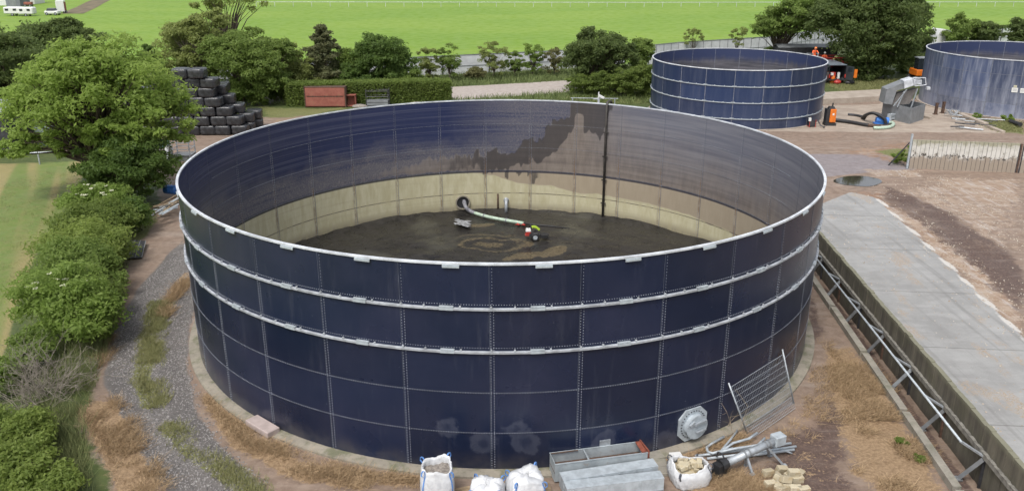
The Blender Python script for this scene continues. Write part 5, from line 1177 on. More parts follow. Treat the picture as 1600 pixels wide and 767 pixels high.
pipe([G(1195,684,.40), G(1184,695,.34), G(1150,700,.26), G(1120,707,.2)], .042, 'bent pipe crossing under the auger tube, second highest end')
pipe([G(1086,712,.08), G(1150,704,.1), G(1236,692,.14)], .045, 'long straight pipe at the back of the pipe heap')
pipe([G(1105,716,.08), G(1170,708,.1), G(1244,697,.12)], .045, 'long straight pipe in the middle of the pipe heap with its end sticking out right')
pipe([G(1150,714,.08), G(1241,702,.10)], .045, 'straight pipe nearest the camera in the pipe heap')
pipe([G(1160,717,.18), G(1184,694,.3)], .03, 'short thin rod leaning over the pipe heap beside the auger', 'galv')
pipe([G(1205,697,.12), G(1238,708,.06)], .028, 'short thin rod lying across the right end of the pipe heap', 'galv')
# block heap
spots = [(1200,738,.10,.4,.1),(1214,744,.10,1.2,.3),(1222,733,.12,.2,.2),(1234,742,.12,.5,0),(1246,748,.1,.1,0),(1250,740,.12,.9,.2),(1203,756,.1,.3,.1),(1216,760,.1,1.0,0),(1230,760,.10,.2,.2),(1243,763,.1,.0,0),(1228,748,.30,.3,.3),(1240,738,.30,.1,.1),(1222,765,.12,.6,.2),(1256,765,.1,.2,0)]
for i, (u, v, z, rz, tl) in enumerate(spots):
    p = G(u, v, z); b = MB(); b.box((0,0,0), (.36,.20,.21)); o = b.build('block', M['block'], bevel=.012); o.location = p; o.rotation_euler = (tl*random.choice((-1,1)), tl, rz)
    tag(o, 'pale yellow block lying loose in the heap at the bottom right' if i not in (10,11) else ('pale yellow block on top of the loose heap, nearer the camera' if i == 10 else 'pale yellow block on top of the loose heap, farther back'), 'block', 'pale blocks in the loose heap')
# leaning mesh panels
def mesh_panel(label, c00, c10, c11, c01, nx_, ny_, posts=True, group=None):
    c00, c10, c11, c01 = map(Vector, (c00, c10, c11, c01)); o = empty('mesh_panel', c00, label, 'mesh panel', group); f = lambda s_, t_: c00.lerp(c10, s_).lerp(c01.lerp(c11, s_), t_)
    b = MB()
    for i in range(nx_+1): b.tube([f(i/nx_,0), f(i/nx_,1)], .0042, 4, cap=False)
    for j in range(ny_+1): b.tube([f(0,j/ny_), f(1,j/ny_)], .006 if j not in (0, ny_) else .010, 4, cap=False)
    b.build('wire_mesh', M['galv'], o)
    if posts:
        for s_ in (0, 1): b = MB(); b.tube([f(s_,-.08), f(s_,1.10)], .03, 8); b.build('post', M['galv'], o, smooth=True)
def lean(u, v, R): p, a_ = hit(u, v, R); return p
mesh_panel('wire mesh panel with two posts leaning against the right side of the big tank', G(1167,675,.05), G(1240,628,.05), lean(1224,553,TR+.12), lean(1141,605,TR+.12), 34, 9)
mesh_panel('wire mesh panel lying flat on the ground beside the leaning one', G(1177,683,.08), G(1243,637,.08), G(1236,620,.12), G(1168,664,.12), 30, 5, False)

# ------------------------------------------------------------------ left side
pc = px((190,407),(222,405),(229,383),(204,382)); b = MB(); b.prism([(x, y, .06+.16*(i in (2,3))) for i, (x, y) in enumerate(pc)], (0,0,.04)); o = b.build('dark_sheet', M['dark_metal']); tag(o, 'flat dark green grey sheet lying between the hedge and the track', 'sheet')
b = MB(); 
for i in range(4): p, q = Vector((*pc[0],.11)).lerp(Vector((*pc[1],.11)), i/3), Vector((*pc[3],.27)).lerp(Vector((*pc[2],.27)), i/3); b.beam(p, q, .03, .03)
b.build('frame', M['steel_grey'], o)
gpo = 'sticks in the timber pile'
for i in range(24):
    s_ = G(234+random.uniform(-2,22), 338-random.uniform(0,18), .2+random.uniform(0,.5)); e_ = G(283+random.uniform(-5,6), 304+random.uniform(-6,22), .5+random.uniform(0,.7)); e_.x = min(e_.x, -13.9)
    b = MB(); b.beam(s_, s_.lerp(e_, random.uniform(.7,1.0)), random.uniform(.05,.11), random.uniform(.03,.05)); o = b.build('stick', [M['wood'], M['galv_pale'], M['rust'], M['bark_pale']][i % 4 if i % 7 else 1]); tag(o, ['weathered timber lath in the messy stick pile left of the big tank','pale grey metal strip in the messy stick pile left of the big tank','rusty bar in the messy stick pile left of the big tank','grey bark pole in the messy stick pile left of the big tank'][i % 4 if i % 7 else 1], 'stick', gpo)
p = G(270,309); b = MB(); b.tube([(p.x-.45,p.y+.1,.55),(p.x+.45,p.y-.1,.55)], .29, 16)
for k in (-.2,.0,.2): b.tube([(p.x+k-.02,p.y-k*.22,.55),(p.x+k+.02,p.y-k*.22,.55)], .305, 16)
tag(b.build('blue_drum', M['blue'], smooth=True), 'blue plastic drum lying above the stick pile by the tank rim', 'drum')
cg = empty('metal_cage', (-24.2,26.9,0), 'rusty metal cage frame beside the ash tree, below the black bales', 'cage'); b = MB(); x0, x1, y0, y1, hz = -24.85, -23.5, 26.6, 27.8, 1.45
for x in (x0, x1):
    for y in (y0, y1): b.beam((x,y,0),(x,y,hz), .07, .07)
for z in (hz,.95,.5):
    for (p, q) in (((x0,y0,z),(x1,y0,z)),((x0,y1,z),(x1,y1,z)),((x0,y0,z),(x0,y1,z)),((x1,y0,z),(x1,y1,z))): b.beam(p, q, .05, .05)
b.build('frame', M['galv'], cg); b = MB(); b.box(((x0+x1)/2,(y0+y1)/2,.24), (x1-x0-.08,y1-y0-.08,.44)); b.build('tray', M['steel_grey'], cg)
x = -26.5; b = MB(); b.box((x,26.6,.55), (3.0,1.5,1.1)); b.box((x,26.6,1.12), (3.1,1.6,.05)); tag(b.build('concrete_bin', M['concrete'], bevel=.02), 'grey block bin under the ash carrying the green rolls', 'bin')
for i in range(3): b = MB(); b.tube([(x-1.35,26.1+i*.5,1.37),(x+1.35,26.1+i*.5,1.37)], .22, 14); tag(b.build('green_roll', plain('green_wrap', (.16,.31,.26), .5, 0, .2, 4), smooth=True), f'pale green wrapped roll on the concrete bin, {("nearest","middle","farthest")[i]} of three', 'roll', 'green rolls on the concrete bin')
b = MB(); r_ = random.Random(3); p = Vector((-24.75,25.6,1.5)); pts = [p]
for i in range(9): p = p+Vector((.05,-.16,-.13+r_.uniform(-.04,.04))); pts.append(p)
b.tube(pts, [.10+.05*r_.random() for _ in pts], 7); tag(b.build('white_bunting', M['hat'], smooth=True), 'twisted white plastic sheet hanging down from the green rolls', 'plastic sheet')
# left edge: dark shed and grey tank
sd_ = empty('shed', (-40.5,31.5,0), 'dark shed with a pale rail cut by the left edge behind the ash', 'shed'); b = MB(); b.box((-41.6,32.2,1.5), (5.4,4,3.0)); b.build('wall', M['dark_metal'], sd_)
b = MB(); b.prism([(-44.4,30.0,3.0),(-38.8,30.0,3.0),(-38.8,32.2,3.7),(-44.4,32.2,3.7)], (0,0,.08)); b.prism([(-44.4,34.4,3.0),(-38.8,34.4,3.0),(-38.8,32.2,3.7),(-44.4,32.2,3.7)], (0,0,.08)); b.build('roof', M['steel_grey'], sd_)
b = MB(); b.box((-38.84,31.5,1.1), (.06,1.1,2.1)); b.build('door', M['glass'], sd_)
wt = empty('water_tank', (-36.9,33,0), 'upright grey green plastic tank half hidden behind the ash leaves', 'tank'); b = MB(); b.lathe([(0,0),(1.2,0),(1.25,2.3),(1.05,2.6),(.3,2.8),(0,2.8)], 32, (-36.9,33.0,0), closed=False); b.build('body', plain('tank_green', (.20,.25,.23), .5, 0, .12, 2), wt, smooth=True); b = MB(); b.tube([(-36.9,33,2.78),(-36.9,33,2.95)], .28, 14); b.build('lid', M['black_rubber'], wt)
b = MB(); b.tube([(-39.5,25.0,.9),(-33.4,26.2,.9)], .05, 6); b.beam((-34.5,26.0,0),(-34.5,26.0,.92), .08, .08); b.beam((-38.0,25.3,0),(-38.0,25.3,.92), .08, .08); tag(b.build('guard_rail', M['galv']), 'low grey rail at the left edge above the mown strip', 'railing')

# ------------------------------------------------------------------ far side: red cabinet, rack
rc = empty('steel_cabinet', (-17.6,49,0), 'rusty red steel cabinet lying in front of the clipped hedge', 'cabinet'); t = NT('faded_red'); n = t.noise(1.6, 5, .65); c = t.mix(t.rng(n, .3, .7), (.20,.058,.040), (.28,.098,.070)); c = t.mix(t.rng(t.noise(3, 6, .7), .60, .72), c, (.20,.13,.06)); t.set(c, .75); M['fred'] = t.mat
b = MB(); b.box((-17.6,48.95,1.05), (3.95,.9,1.9)); b.build('body', M['fred'], rc, bevel=.02)
b = MB(); b.box((-17.6,48.485,1.60), (3.85,.03,.86)); b.build('upper_door', M['fred'], rc); b = MB(); b.box((-17.6,48.485,.62), (3.85,.03,.86)); b.build('lower_door', M['fred'], rc)
b = MB(); b.box((-17.6,48.475,1.11), (3.6,.03,.06)); 
for k in (-1.2,0,1.2): b.box((-17.6+k,48.45,1.12), (.12,.04,.12))
b.build('hinge_bar', M['rust'], rc)
b = MB()
for x in (-19.6,-15.6): b.box((x,48.95,1.05), (.08,1.0,2.02))
b.box((-17.6,48.95,2.02), (4.0,1.0,.05)); b.build('edge_frame', M['rust'], rc)
b = MB(); b.box((-15.1,49.2,1.15), (.92,.7,.07)); b.box((-15.1,49.5,.6), (.9,.06,1.1)); b.box((-14.68,49.2,.6), (.06,.7,1.12)); b.box((-15.1,49.2,.10), (.9,.7,.08)); tag(b.build('open_crate', M['fred']), 'small open red steel crate to the right of the red cabinet', 'crate')
rk = empty('wire_rack', (-12.5,49.3,0), 'dark metal stillage rack in front of the clipped hedge', 'rack'); b = MB()
for x in (-13.6,-11.4):
    for y in (48.9,49.9): b.beam((x,y,0),(x,y,1.75), .07, .07)
for z in (1.55,1.0,.45):
    for y in (48.9,49.9): b.tube([(-13.6,y,z),(-11.4,y,z)], .035, 6)
    for x in (-13.6,-11.4): b.tube([(x,48.9,z),(x,49.9,z)], .035, 6)
b.build('frame', M['dark_metal'], rk); b = MB(); b.box((-12.5,49.4,.36), (2.2,1.0,.5)); b.build('basket', M['steel_grey'], rk)
b = MB(); b.ell((-8.6,49.3,.1), (1.0,.5,.32), 14, 8); b.ell((-14.2,48.5,.1), (.8,.4,.25), 12, 7); tag(b.build('sand_heap', M['sand'], smooth=True), kind='structure')
# ------------------------------------------------------------------ grey screw separator
sp = empty('separator', (37.2,41.8,0), 'tall grey steel slurry separator with slanted chute and white top box, between the tanks', 'machine')
X = lambda u, v, Y: A(u, v, Y)
b = MB(); p0_, p1_, p2_, p3_ = G(1377,183), G(1421,194), G(1442,187), G(1399,176); hh = 1.45
o4 = [Vector((p.x,p.y,0)) for p in (p0_,p1_,p2_,p3_)]
for i in range(4): a_, c2_ = o4[i], o4[(i+1)%4]; b.beam(a_+Vector((0,0,hh/2)), c2_+Vector((0,0,hh/2)), .06, hh)
b.prism([p+Vector((0,0,.15)) for p in o4], (0,0,.05)); b.build('hopper', M['steel_grey'], sp)
b = MB(); Yc = 41.6
ch = [X(1381,162,Yc), X(1386,140,Yc), X(1414,129,Yc), X(1440,124,Yc), X(1440,131,Yc), X(1416,138,Yc), X(1401,142,Yc), X(1394,164,Yc)]
b.prism(ch, (0.15,1.5,0)); b.build('chute', M['steel_grey'], sp)
b = MB(); pl = [X(1404,148,Yc-.02), X(1436,140,Yc-.02), X(1424,164,Yc-.02), X(1397,166,Yc-.02)]; b.prism([p+Vector((0,.4,0)) for p in pl], (.1,.8,0)); b.build('deflector', plain('grey_brown_steel', (.17,.155,.145), .6, .1, .2, 3), sp)
b = MB(); b.prism([X(1413,139,Yc-.2), X(1413,127,Yc-.2), X(1427,123,Yc-.2), X(1430,133,Yc-.2)], (.1,1.1,0)); b.build('motor_box', M['white_steel'], sp)
b = MB(); b.box(X(1434,129,Yc)+Vector((0,.2,0)), (.7,.5,.4)); b.build('motor', M['white_steel'], sp)
b = MB()
for (q0, q1) in (((1427,122),(1446,122)),((1446,122),(1447,133)),((1447,133),(1430,135)),((1427,122),(1430,135))): b.tube([X(*q0,Yc-.3), X(*q1,Yc-.3)], .04, 6); b.tube([X(*q0,Yc+.9), X(*q1,Yc+.9)], .04, 6)
b.build('guard_frame', M['white_steel'], sp); b = MB(); b.box(X(1450,138,Yc), (.3,.3,.25)); b.build('end_bracket', M['white_steel'], sp)
for (q0, q1) in (((1417,140),(1396,166)),((1413,143),(1402,168)),((1434,138),(1423,170))): b = MB(); b.beam(X(*q0,Yc-.15), X(*q1,Yc-.35), .10, .06); b.build('strut', M['galv'], sp)
for dx_ in (0,): b = MB(); b.beam(G(1422,178), X(1433,139,Yc+.6), .1, .08); b.beam(G(1432,183), G(1432,183)+Vector((0,0,1.4)), .08, .08); b.build('leg', M['galv'], sp)
p = G(1389,187); b = MB(); b.box((p.x+.05,p.y-.3,.35), (.7,.4,.5), .5); b.box((p.x+.05,p.y-.46,.55), (.5,.25,.16), .5); b.build('control_box', M['galv_pale'], sp)
for (u, v, lb) in ((1461.5,179,'rusty square post stub in front of the chalky blue tank, left of two'),(1472.5,177,'rusty square post stub in front of the chalky blue tank, right of two')):
    p = G(u, v); b = MB(); b.beam(p, p+Vector((0,0,1.05)), .26, .20); b.box(p+Vector((0,0,1.07)), (.30,.24,.05)); b.box(p+Vector((0,0,.03)), (.4,.34,.06)); tag(b.build('post_stub', M['rust']), lb, 'post', 'rusty post stubs')
# orange pump, hoses, blue pump, small engine
p = G(1296,196); og_ = empty('fuel_pump', p, 'upright orange and black pump cabinet at the foot of the middle tank', 'pump'); b = MB(); b.box(p+Vector((0,.1,.12)), (.95,.8,.24)); b.box(p+Vector((-.28,.1,.85)), (.35,.6,1.3)); b.build('frame', M['black_rubber'], og_)
b = MB(); b.box(p+Vector((.12,-.05,.90)), (.56,.5,1.2), taper=.95); b.build('cowl', M['orange'], og_, bevel=.04); b = MB(); b.box(p+Vector((0,.05,1.58)), (.62,.5,.25), taper=.7); b.tube([p+Vector((.1,.1,1.65)), p+Vector((.12,.1,2.0))], .06, 8); b.build('exhaust', M['black_rubber'], og_)
b = MB(); b.box(p+Vector((.12,-.31,1.05)), (.16,.02,.18)); b.build('panel', M['hat'], og_)
def hose(label, pts, r, mt):
    b = MB(); n_ = len(pts); o_ = []
    for i in range(n_-1):
        p0_, p1_, p2_, p3_ = pts[max(i-1,0)], pts[i], pts[i+1], pts[min(i+2,n_-1)]
        for k in range(6): t = k/6; o_.append(.5*((2*p1_)+(p2_-p0_)*t+(2*p0_-5*p1_+4*p2_-p3_)*t*t+(3*p1_-p0_-3*p2_+p3_)*t**3))
    o_.append(pts[-1]); b.tube(o_, r, 8); tag(b.build('hose', M[mt], smooth=True), label, 'hose', 'hoses laid out by the blue pump')
hose('thick black hose running from the orange pump to the blue pump', [G(1304,188,.15), G(1325,190.5,.15), G(1345,194,.15), G(1357,196,.15)], .17, 'black_rubber')
hose('rusty brown hose section between the black hose and the blue pump', [G(1356,196,.15), G(1366,196.5,.15), G(1376,197,.18)], .14, 'rust')
hose('black hose looping up in an arch behind the blue pump', [G(1347,184,.12), G(1353,180,.6), G(1362,177,1.0), G(1372,179,.95), G(1382,186,.6), G(1384,193,.2)], .14, 'black_rubber')
hose('second black hose arch, steeper, left behind the blue pump', [G(1350,186,.12), G(1356,178.5,.7), G(1366,177.5,.9), G(1376,184,.5), G(1378,190,.2)], .12, 'black_rubber')
hose('flat grey black hose lying toward the separator', [G(1325,179,.1), G(1335,180,.1), G(1345,182,.1), G(1352,184,.1)], .12, 'dark_metal')
hose('pale green hose curling in front of the blue pump', [G(1365,200,.15), G(1378,200,.15), G(1390,198.5,.15), G(1396,195,.15), G(1394,192,.18), G(1388,191,.25)], .15, 'hose_pale')
p = G(1376,195); bp = empty('blue_pump', p, 'blue portable pump lying among the black and green hoses', 'pump'); b = MB(); b.tube([p+Vector((-.45,.1,.42)), p+Vector((.40,.0,.38))], .26, 14); b.box(p+Vector((-.1,.1,.14)), (1.0,.5,.12)); b.build('casing', M['blue'], bp, smooth=False); b = MB(); b.tube([p+Vector((.0,.05,.4)), p+Vector((.0,.05,.82))], .14, 12); b.tube([p+Vector((.4,0,.38)), p+Vector((.62,-.03,.36))], .30, 14); b.build('flange', M['blue'], bp); b = MB(); b.box(p+Vector((.72,0,.4)), (.25,.3,.3)); b.build('coupling', M['galv'], bp)
p = G(1270,199); se = empty('small_engine', p, 'small black petrol engine with trailing hose at the foot of the middle tank', 'engine'); b = MB(); b.box(p+Vector((-.1,.2,.35)), (.55,.5,.5)); b.tube([p+Vector((-.25,.2,.6)), p+Vector((-.25,.2,.95))], .12, 10); b.build('engine_block', M['dark_metal'], se); b = MB(); b.box(p+Vector((-.35,.0,.7)), (.2,.2,.3)); b.build('fuel_tank', M['hat'], se); b = MB(); b.tube([p+Vector((.1,.1,.5)), p+Vector((.4,.0,.6)), p+Vector((.6,-.2,.2)), p+Vector((.9,-.4,.1)), p+Vector((.75,-.6,.1))], .06, 7); b.build('cable', M['dark_metal'], se); b = MB()
for x in (-.35,.2): b.beam(p+Vector((x,-.05,.08)), p+Vector((x,.5,.08)), .06, .06); b.beam(p+Vector((x,-.05,.0)), p+Vector((x,-.05,.7)), .04, .04)
b.build('carry_frame', M['red'], se)
dr = random.Random(8); gd = 'scrap metal by the concrete kerb'
for i in range(13):
    s_ = G(1490+dr.uniform(-8,40), 190+dr.uniform(-10,9), .1+dr.uniform(0,.25)); e_ = s_+Vector((dr.uniform(.8,2.2), dr.uniform(-1.4,-.2), dr.uniform(-.05,.15))); e_.z = max(.08, e_.z)
    b = MB(); b.tube([s_, e_], dr.uniform(.03,.07), 6); o = b.build('scrap_bar', M['dark_metal'] if i % 3 else M['galv']); tag(o, 'dark metal bar in the scrap heap beside the pale kerb' if i % 3 else 'pale galvanised bar in the scrap heap beside the pale kerb', 'bar', gd)
b = MB(); p = G(1484,180,.15); r0 = p
for i in range(5): b.tube([p+Vector((.5*math.cos(t)+i*.12, .4*math.sin(t), .25*math.sin(t*2+i)+.25)) for t in np.linspace(0,6.2,14)], .025, 5)
tag(b.build('wire_tangle', M['galv']), 'tangle of grey wire at the head of the scrap heap, below the post stubs', 'wire')
p = G(1594,197,.15); b = MB(); b.tube([p+Vector((-.0,.0,.12)), p+Vector((.0,1.6,.12))], .17, 12); b.tube([p+Vector((0,-.01,.12)), p+Vector((0,.05,.12))], .20, 12); tag(b.build('pipe_stub', M['black_rubber']), 'black pipe end poking from the grass at the right edge', 'pipe')
# ------------------------------------------------------------------ vehicles and people behind
def wheel(parent, c, r, w, mt='black_rubber', axis='X'):
    b = MB(); b.lathe([(r*.55,-w/2),(r*.95,-w/2),(r,-w*.3),(r,w*.3),(r*.95,w/2),(r*.55,w/2)], 20); Mx = Matrix.Rotation(math.pi/2, 3, 'Y' if axis == 'X' else 'X'); b.v = [tuple(Mx @ Vector(p)+Vector(c)) for p in b.v]; wh = b.build('wheel', M[mt], parent, smooth=True)
    e = Vector((w*.4,0,0)) if axis == 'X' else Vector((0,w*.4,0)); b = MB(); b.tube([Vector(c)-e, Vector(c)+e], r*.56, 14); b.build('rim', M['galv'], wh)
vx, vy = 38.75, 62.4; van = empty('work_van', (vx,vy,0), 'black work van with its rear doors open and gear inside, behind the middle tank', 'van')
M['vanblack'] = plain('van_paint', (.035,.04,.045), .3, 0, .15, 2)
b = MB(); b.box((vx-.98,vy+2.2,1.3), (.06,4.4,1.7)); b.box((vx+.98,vy+2.2,1.3), (.06,4.4,1.7)); b.box((vx,vy+2.2,.5), (2.0,4.4,.14)); b.box((vx,vy+4.38,1.2), (2.0,.06,1.6)); b.build('body', M['vanblack'], van)
b = MB(); b.box((vx,vy+2.2,2.18), (2.04,4.4,.10)); b.build('roof', plain('van_roof', (.10,.12,.14), .35, 0, .15, 2), van, bevel=.03)
for s_, rz in ((-1, 1.9),(1, -1.25)):
    b = MB(); hx = vx+s_*1.0; e_ = Vector((hx+s_*.55, vy-.75, 1.3)); b.beam(Vector((hx,vy-.02,1.32)), e_, .05, 1.6); d_ = b.build('rear_door', M['vanblack'], van); b = MB(); b.beam(Vector((hx,vy-.02,1.72)).lerp(e_+Vector((0,0,.42)), .2)-Vector((0,.035,0)), Vector((hx,vy-.02,1.72)).lerp(e_+Vector((0,0,.42)), .8)-Vector((0,.035,0)), .02, .5); b.build('window', M['glass'], d_)
for x in (-.9,.9):
    for y in (.8,3.6): wheel(van, (vx+x,vy+y,.36), .36, .24)
for x in (-.9,.9): b = MB(); b.box((vx+x,vy-.02,.95), (.14,.06,.4)); b.build('tail_light', M['red'], van)
b = MB(); b.box((vx-.35,vy+.5,.95), (.5,.5,.75)); b.build('tool_box', M['red'], van); b = MB(); b.box((vx-.55,vy+.25,1.15), (.28,.25,.3)); b.tube([(vx+.3,vy+.4,.6),(vx+.3,vy+.4,1.3)], .16, 10); b.build('canister', M['hat'], van)
b = MB(); b.box((vx+1.72,vy-.9,1.35), (.34,.12,.95)); b.build('warning_board', M['orange'], van)
p = G(1300,131); b = MB(); b.lathe([(0,0),(.28,0),(.28,.8),(.2,1.0),(.08,1.05),(.08,1.2),(0,1.2)], 18, p, closed=False); tag(b.build('gas_bottle', M['orange'], smooth=True), 'orange gas bottle on the grass behind the open van', 'gas bottle')
p = G(1308,132); b = MB(); b.ell(p+Vector((0,0,.24)), (.45,.32,.26), 14, 8); b.tube([p+Vector((-.2,0,.45)), p+Vector((0,0,.62)), p+Vector((.2,0,.45))], .03, 6); tag(b.build('kit_bag', M['red'], smooth=True), 'red kit bag on the grass beside the orange gas bottle', 'bag')
p = G(1327,132); b = MB(); b.ell(p+Vector((0,0,.22)), (.6,.4,.26), 14, 8); b.ell(p+Vector((.3,.1,.3)), (.25,.25,.3), 10, 6); tag(b.build('black_sack', M['black_rubber'], smooth=True), 'black sack lying on the grass right of the open van', 'sack')
fx, fy = 40.0, 67.5; fl = empty('flatbed_lorry', (fx,fy,0), 'red railed flatbed lorry parked behind the black van', 'lorry'); b = MB(); b.box((fx,fy,1.2), (5.5,2.3,.16)); b.box((fx,fy,.85), (5.2,.8,.4)); b.build('bed', M['dark_metal'], fl)
b = MB()
for z in (1.55,2.0,2.5):
    for y in (-1.1,1.1): b.beam((fx-2.7,fy+y,z),(fx+2.7,fy+y,z), .06, .30 if z < 2.3 else .14)
for i in range(6):
    for y in (-1.1,1.1): b.beam((fx-2.7+i*1.08,fy+y,1.2),(fx-2.7+i*1.08,fy+y,2.42), .07, .07)
b.build('side_rail', M['red'], fl)
for x in (-1.8,-.9,2.0):
    for y in (-.95,.95): wheel(fl, (fx+x,fy+y,.48), .48, .3, axis='Y')
b = MB(); b.box((fx+3.9,fy,1.7), (1.9,2.3,2.3), taper=.93); cb = b.build('cab', M['vanblack'], fl, bevel=.08); b = MB(); b.box((fx+3.9,fy-1.13,2.1), (1.2,.06,.8)); b.build('window', M['glass'], cb)
cx_, cy_ = 38.4, 73.0; cvd = empty('covered_trailer', (cx_,cy_,0), 'dark grey covered trailer behind the workers', 'trailer'); b = MB(); b.box((cx_,cy_,2.0), (7.5,2.4,2.1)); b.build('body', M['dark_metal'], cvd, bevel=.05); b = MB(); b.prism([(cx_-3.8,cy_-1.25,3.06),(cx_+3.8,cy_-1.25,3.06),(cx_+3.8,cy_,3.35),(cx_-3.8,cy_,3.35)], (0,0,.05)); b.prism([(cx_-3.8,cy_+1.25,3.06),(cx_+3.8,cy_+1.25,3.06),(cx_+3.8,cy_,3.35),(cx_-3.8,cy_,3.35)], (0,0,.05)); b.build('cover', M['steel_grey'], cvd)
for x in (-2.5,2.2):
    for y in (-1,1): wheel(cvd, (cx_+x,cy_+y,.5), .5, .3, axis='Y')
p = A(1434, 110, 63.5); tx, ty = p.x+.75, 63.5; tr3 = empty('excavator', (tx,ty,0), 'orange digger with a black cab under the trees, partly behind the chalky tank', 'digger')
for y in (-.9,.9): b = MB(); b.box((tx,ty+y,.45), (3.0,.5,.8)); b.build('track', M['black_rubber'], tr3, bevel=.2)
b = MB(); b.box((tx,ty,1.25), (2.6,2.0,.75)); b.build('body', M['orange'], tr3, bevel=.08); b = MB(); b.box((tx-.55,ty-.35,2.25), (1.3,1.1,1.3)); cb = b.build('cab', M['glass'], tr3, bevel=.05); b = MB(); b.box((tx-.55,ty-.35,2.94), (1.4,1.2,.1)); b.build('cab_roof', M['galv'], cb)
b = MB(); b.beam((tx+.6,ty-.9,1.6),(tx+2.4,ty-1.2,3.0), .25, .35); b.beam((tx+2.4,ty-1.2,3.0),(tx+3.6,ty-1.3,1.3), .2, .28); b.build('boom', M['orange'], tr3)
p = A(1472.5, 57, 86); lx, ly = p.x, 86; lo = empty('lorry', (lx,ly,0), 'white lorry cab showing above the rim of the chalky tank, between the trees', 'lorry')
b = MB(); prof = [(-1.25,.6),(1.05,.6),(1.2,1.6),(1.0,2.9),(.45,3.85),(-1.0,4.0),(-1.25,3.2)]; b.prism([(lx+x,ly-1.2,z) for x, z in prof], (0,2.4,0)); cb = b.build('cab', M['hat'], lo, bevel=.06); b = MB(); b.prism([(lx+1.16,ly-1.05,1.75),(lx+1.16,ly+1.05,1.75),(lx+1.0,ly+1.05,2.85),(lx+1.0,ly-1.05,2.85)], (.05,0,.01)); b.build('windscreen', M['glass'], cb); b = MB(); b.prism([(lx+.95,ly-1.21,1.8),(lx+.85,ly-1.21,2.75),(lx+.1,ly-1.21,2.75),(lx+.1,ly-1.21,1.8)], (0,-.02,0)); b.build('side_window', M['glass'], cb)
b = MB(); b.box((lx-5.2,ly,1.0), (7.6,2.3,.4)); b.build('chassis', M['dark_metal'], lo)
for x in (.3,-4.2,-5.5):
    for y in (-1.05,1.05): wheel(lo, (lx+x,ly+y,.52), .52, .32, axis='Y')
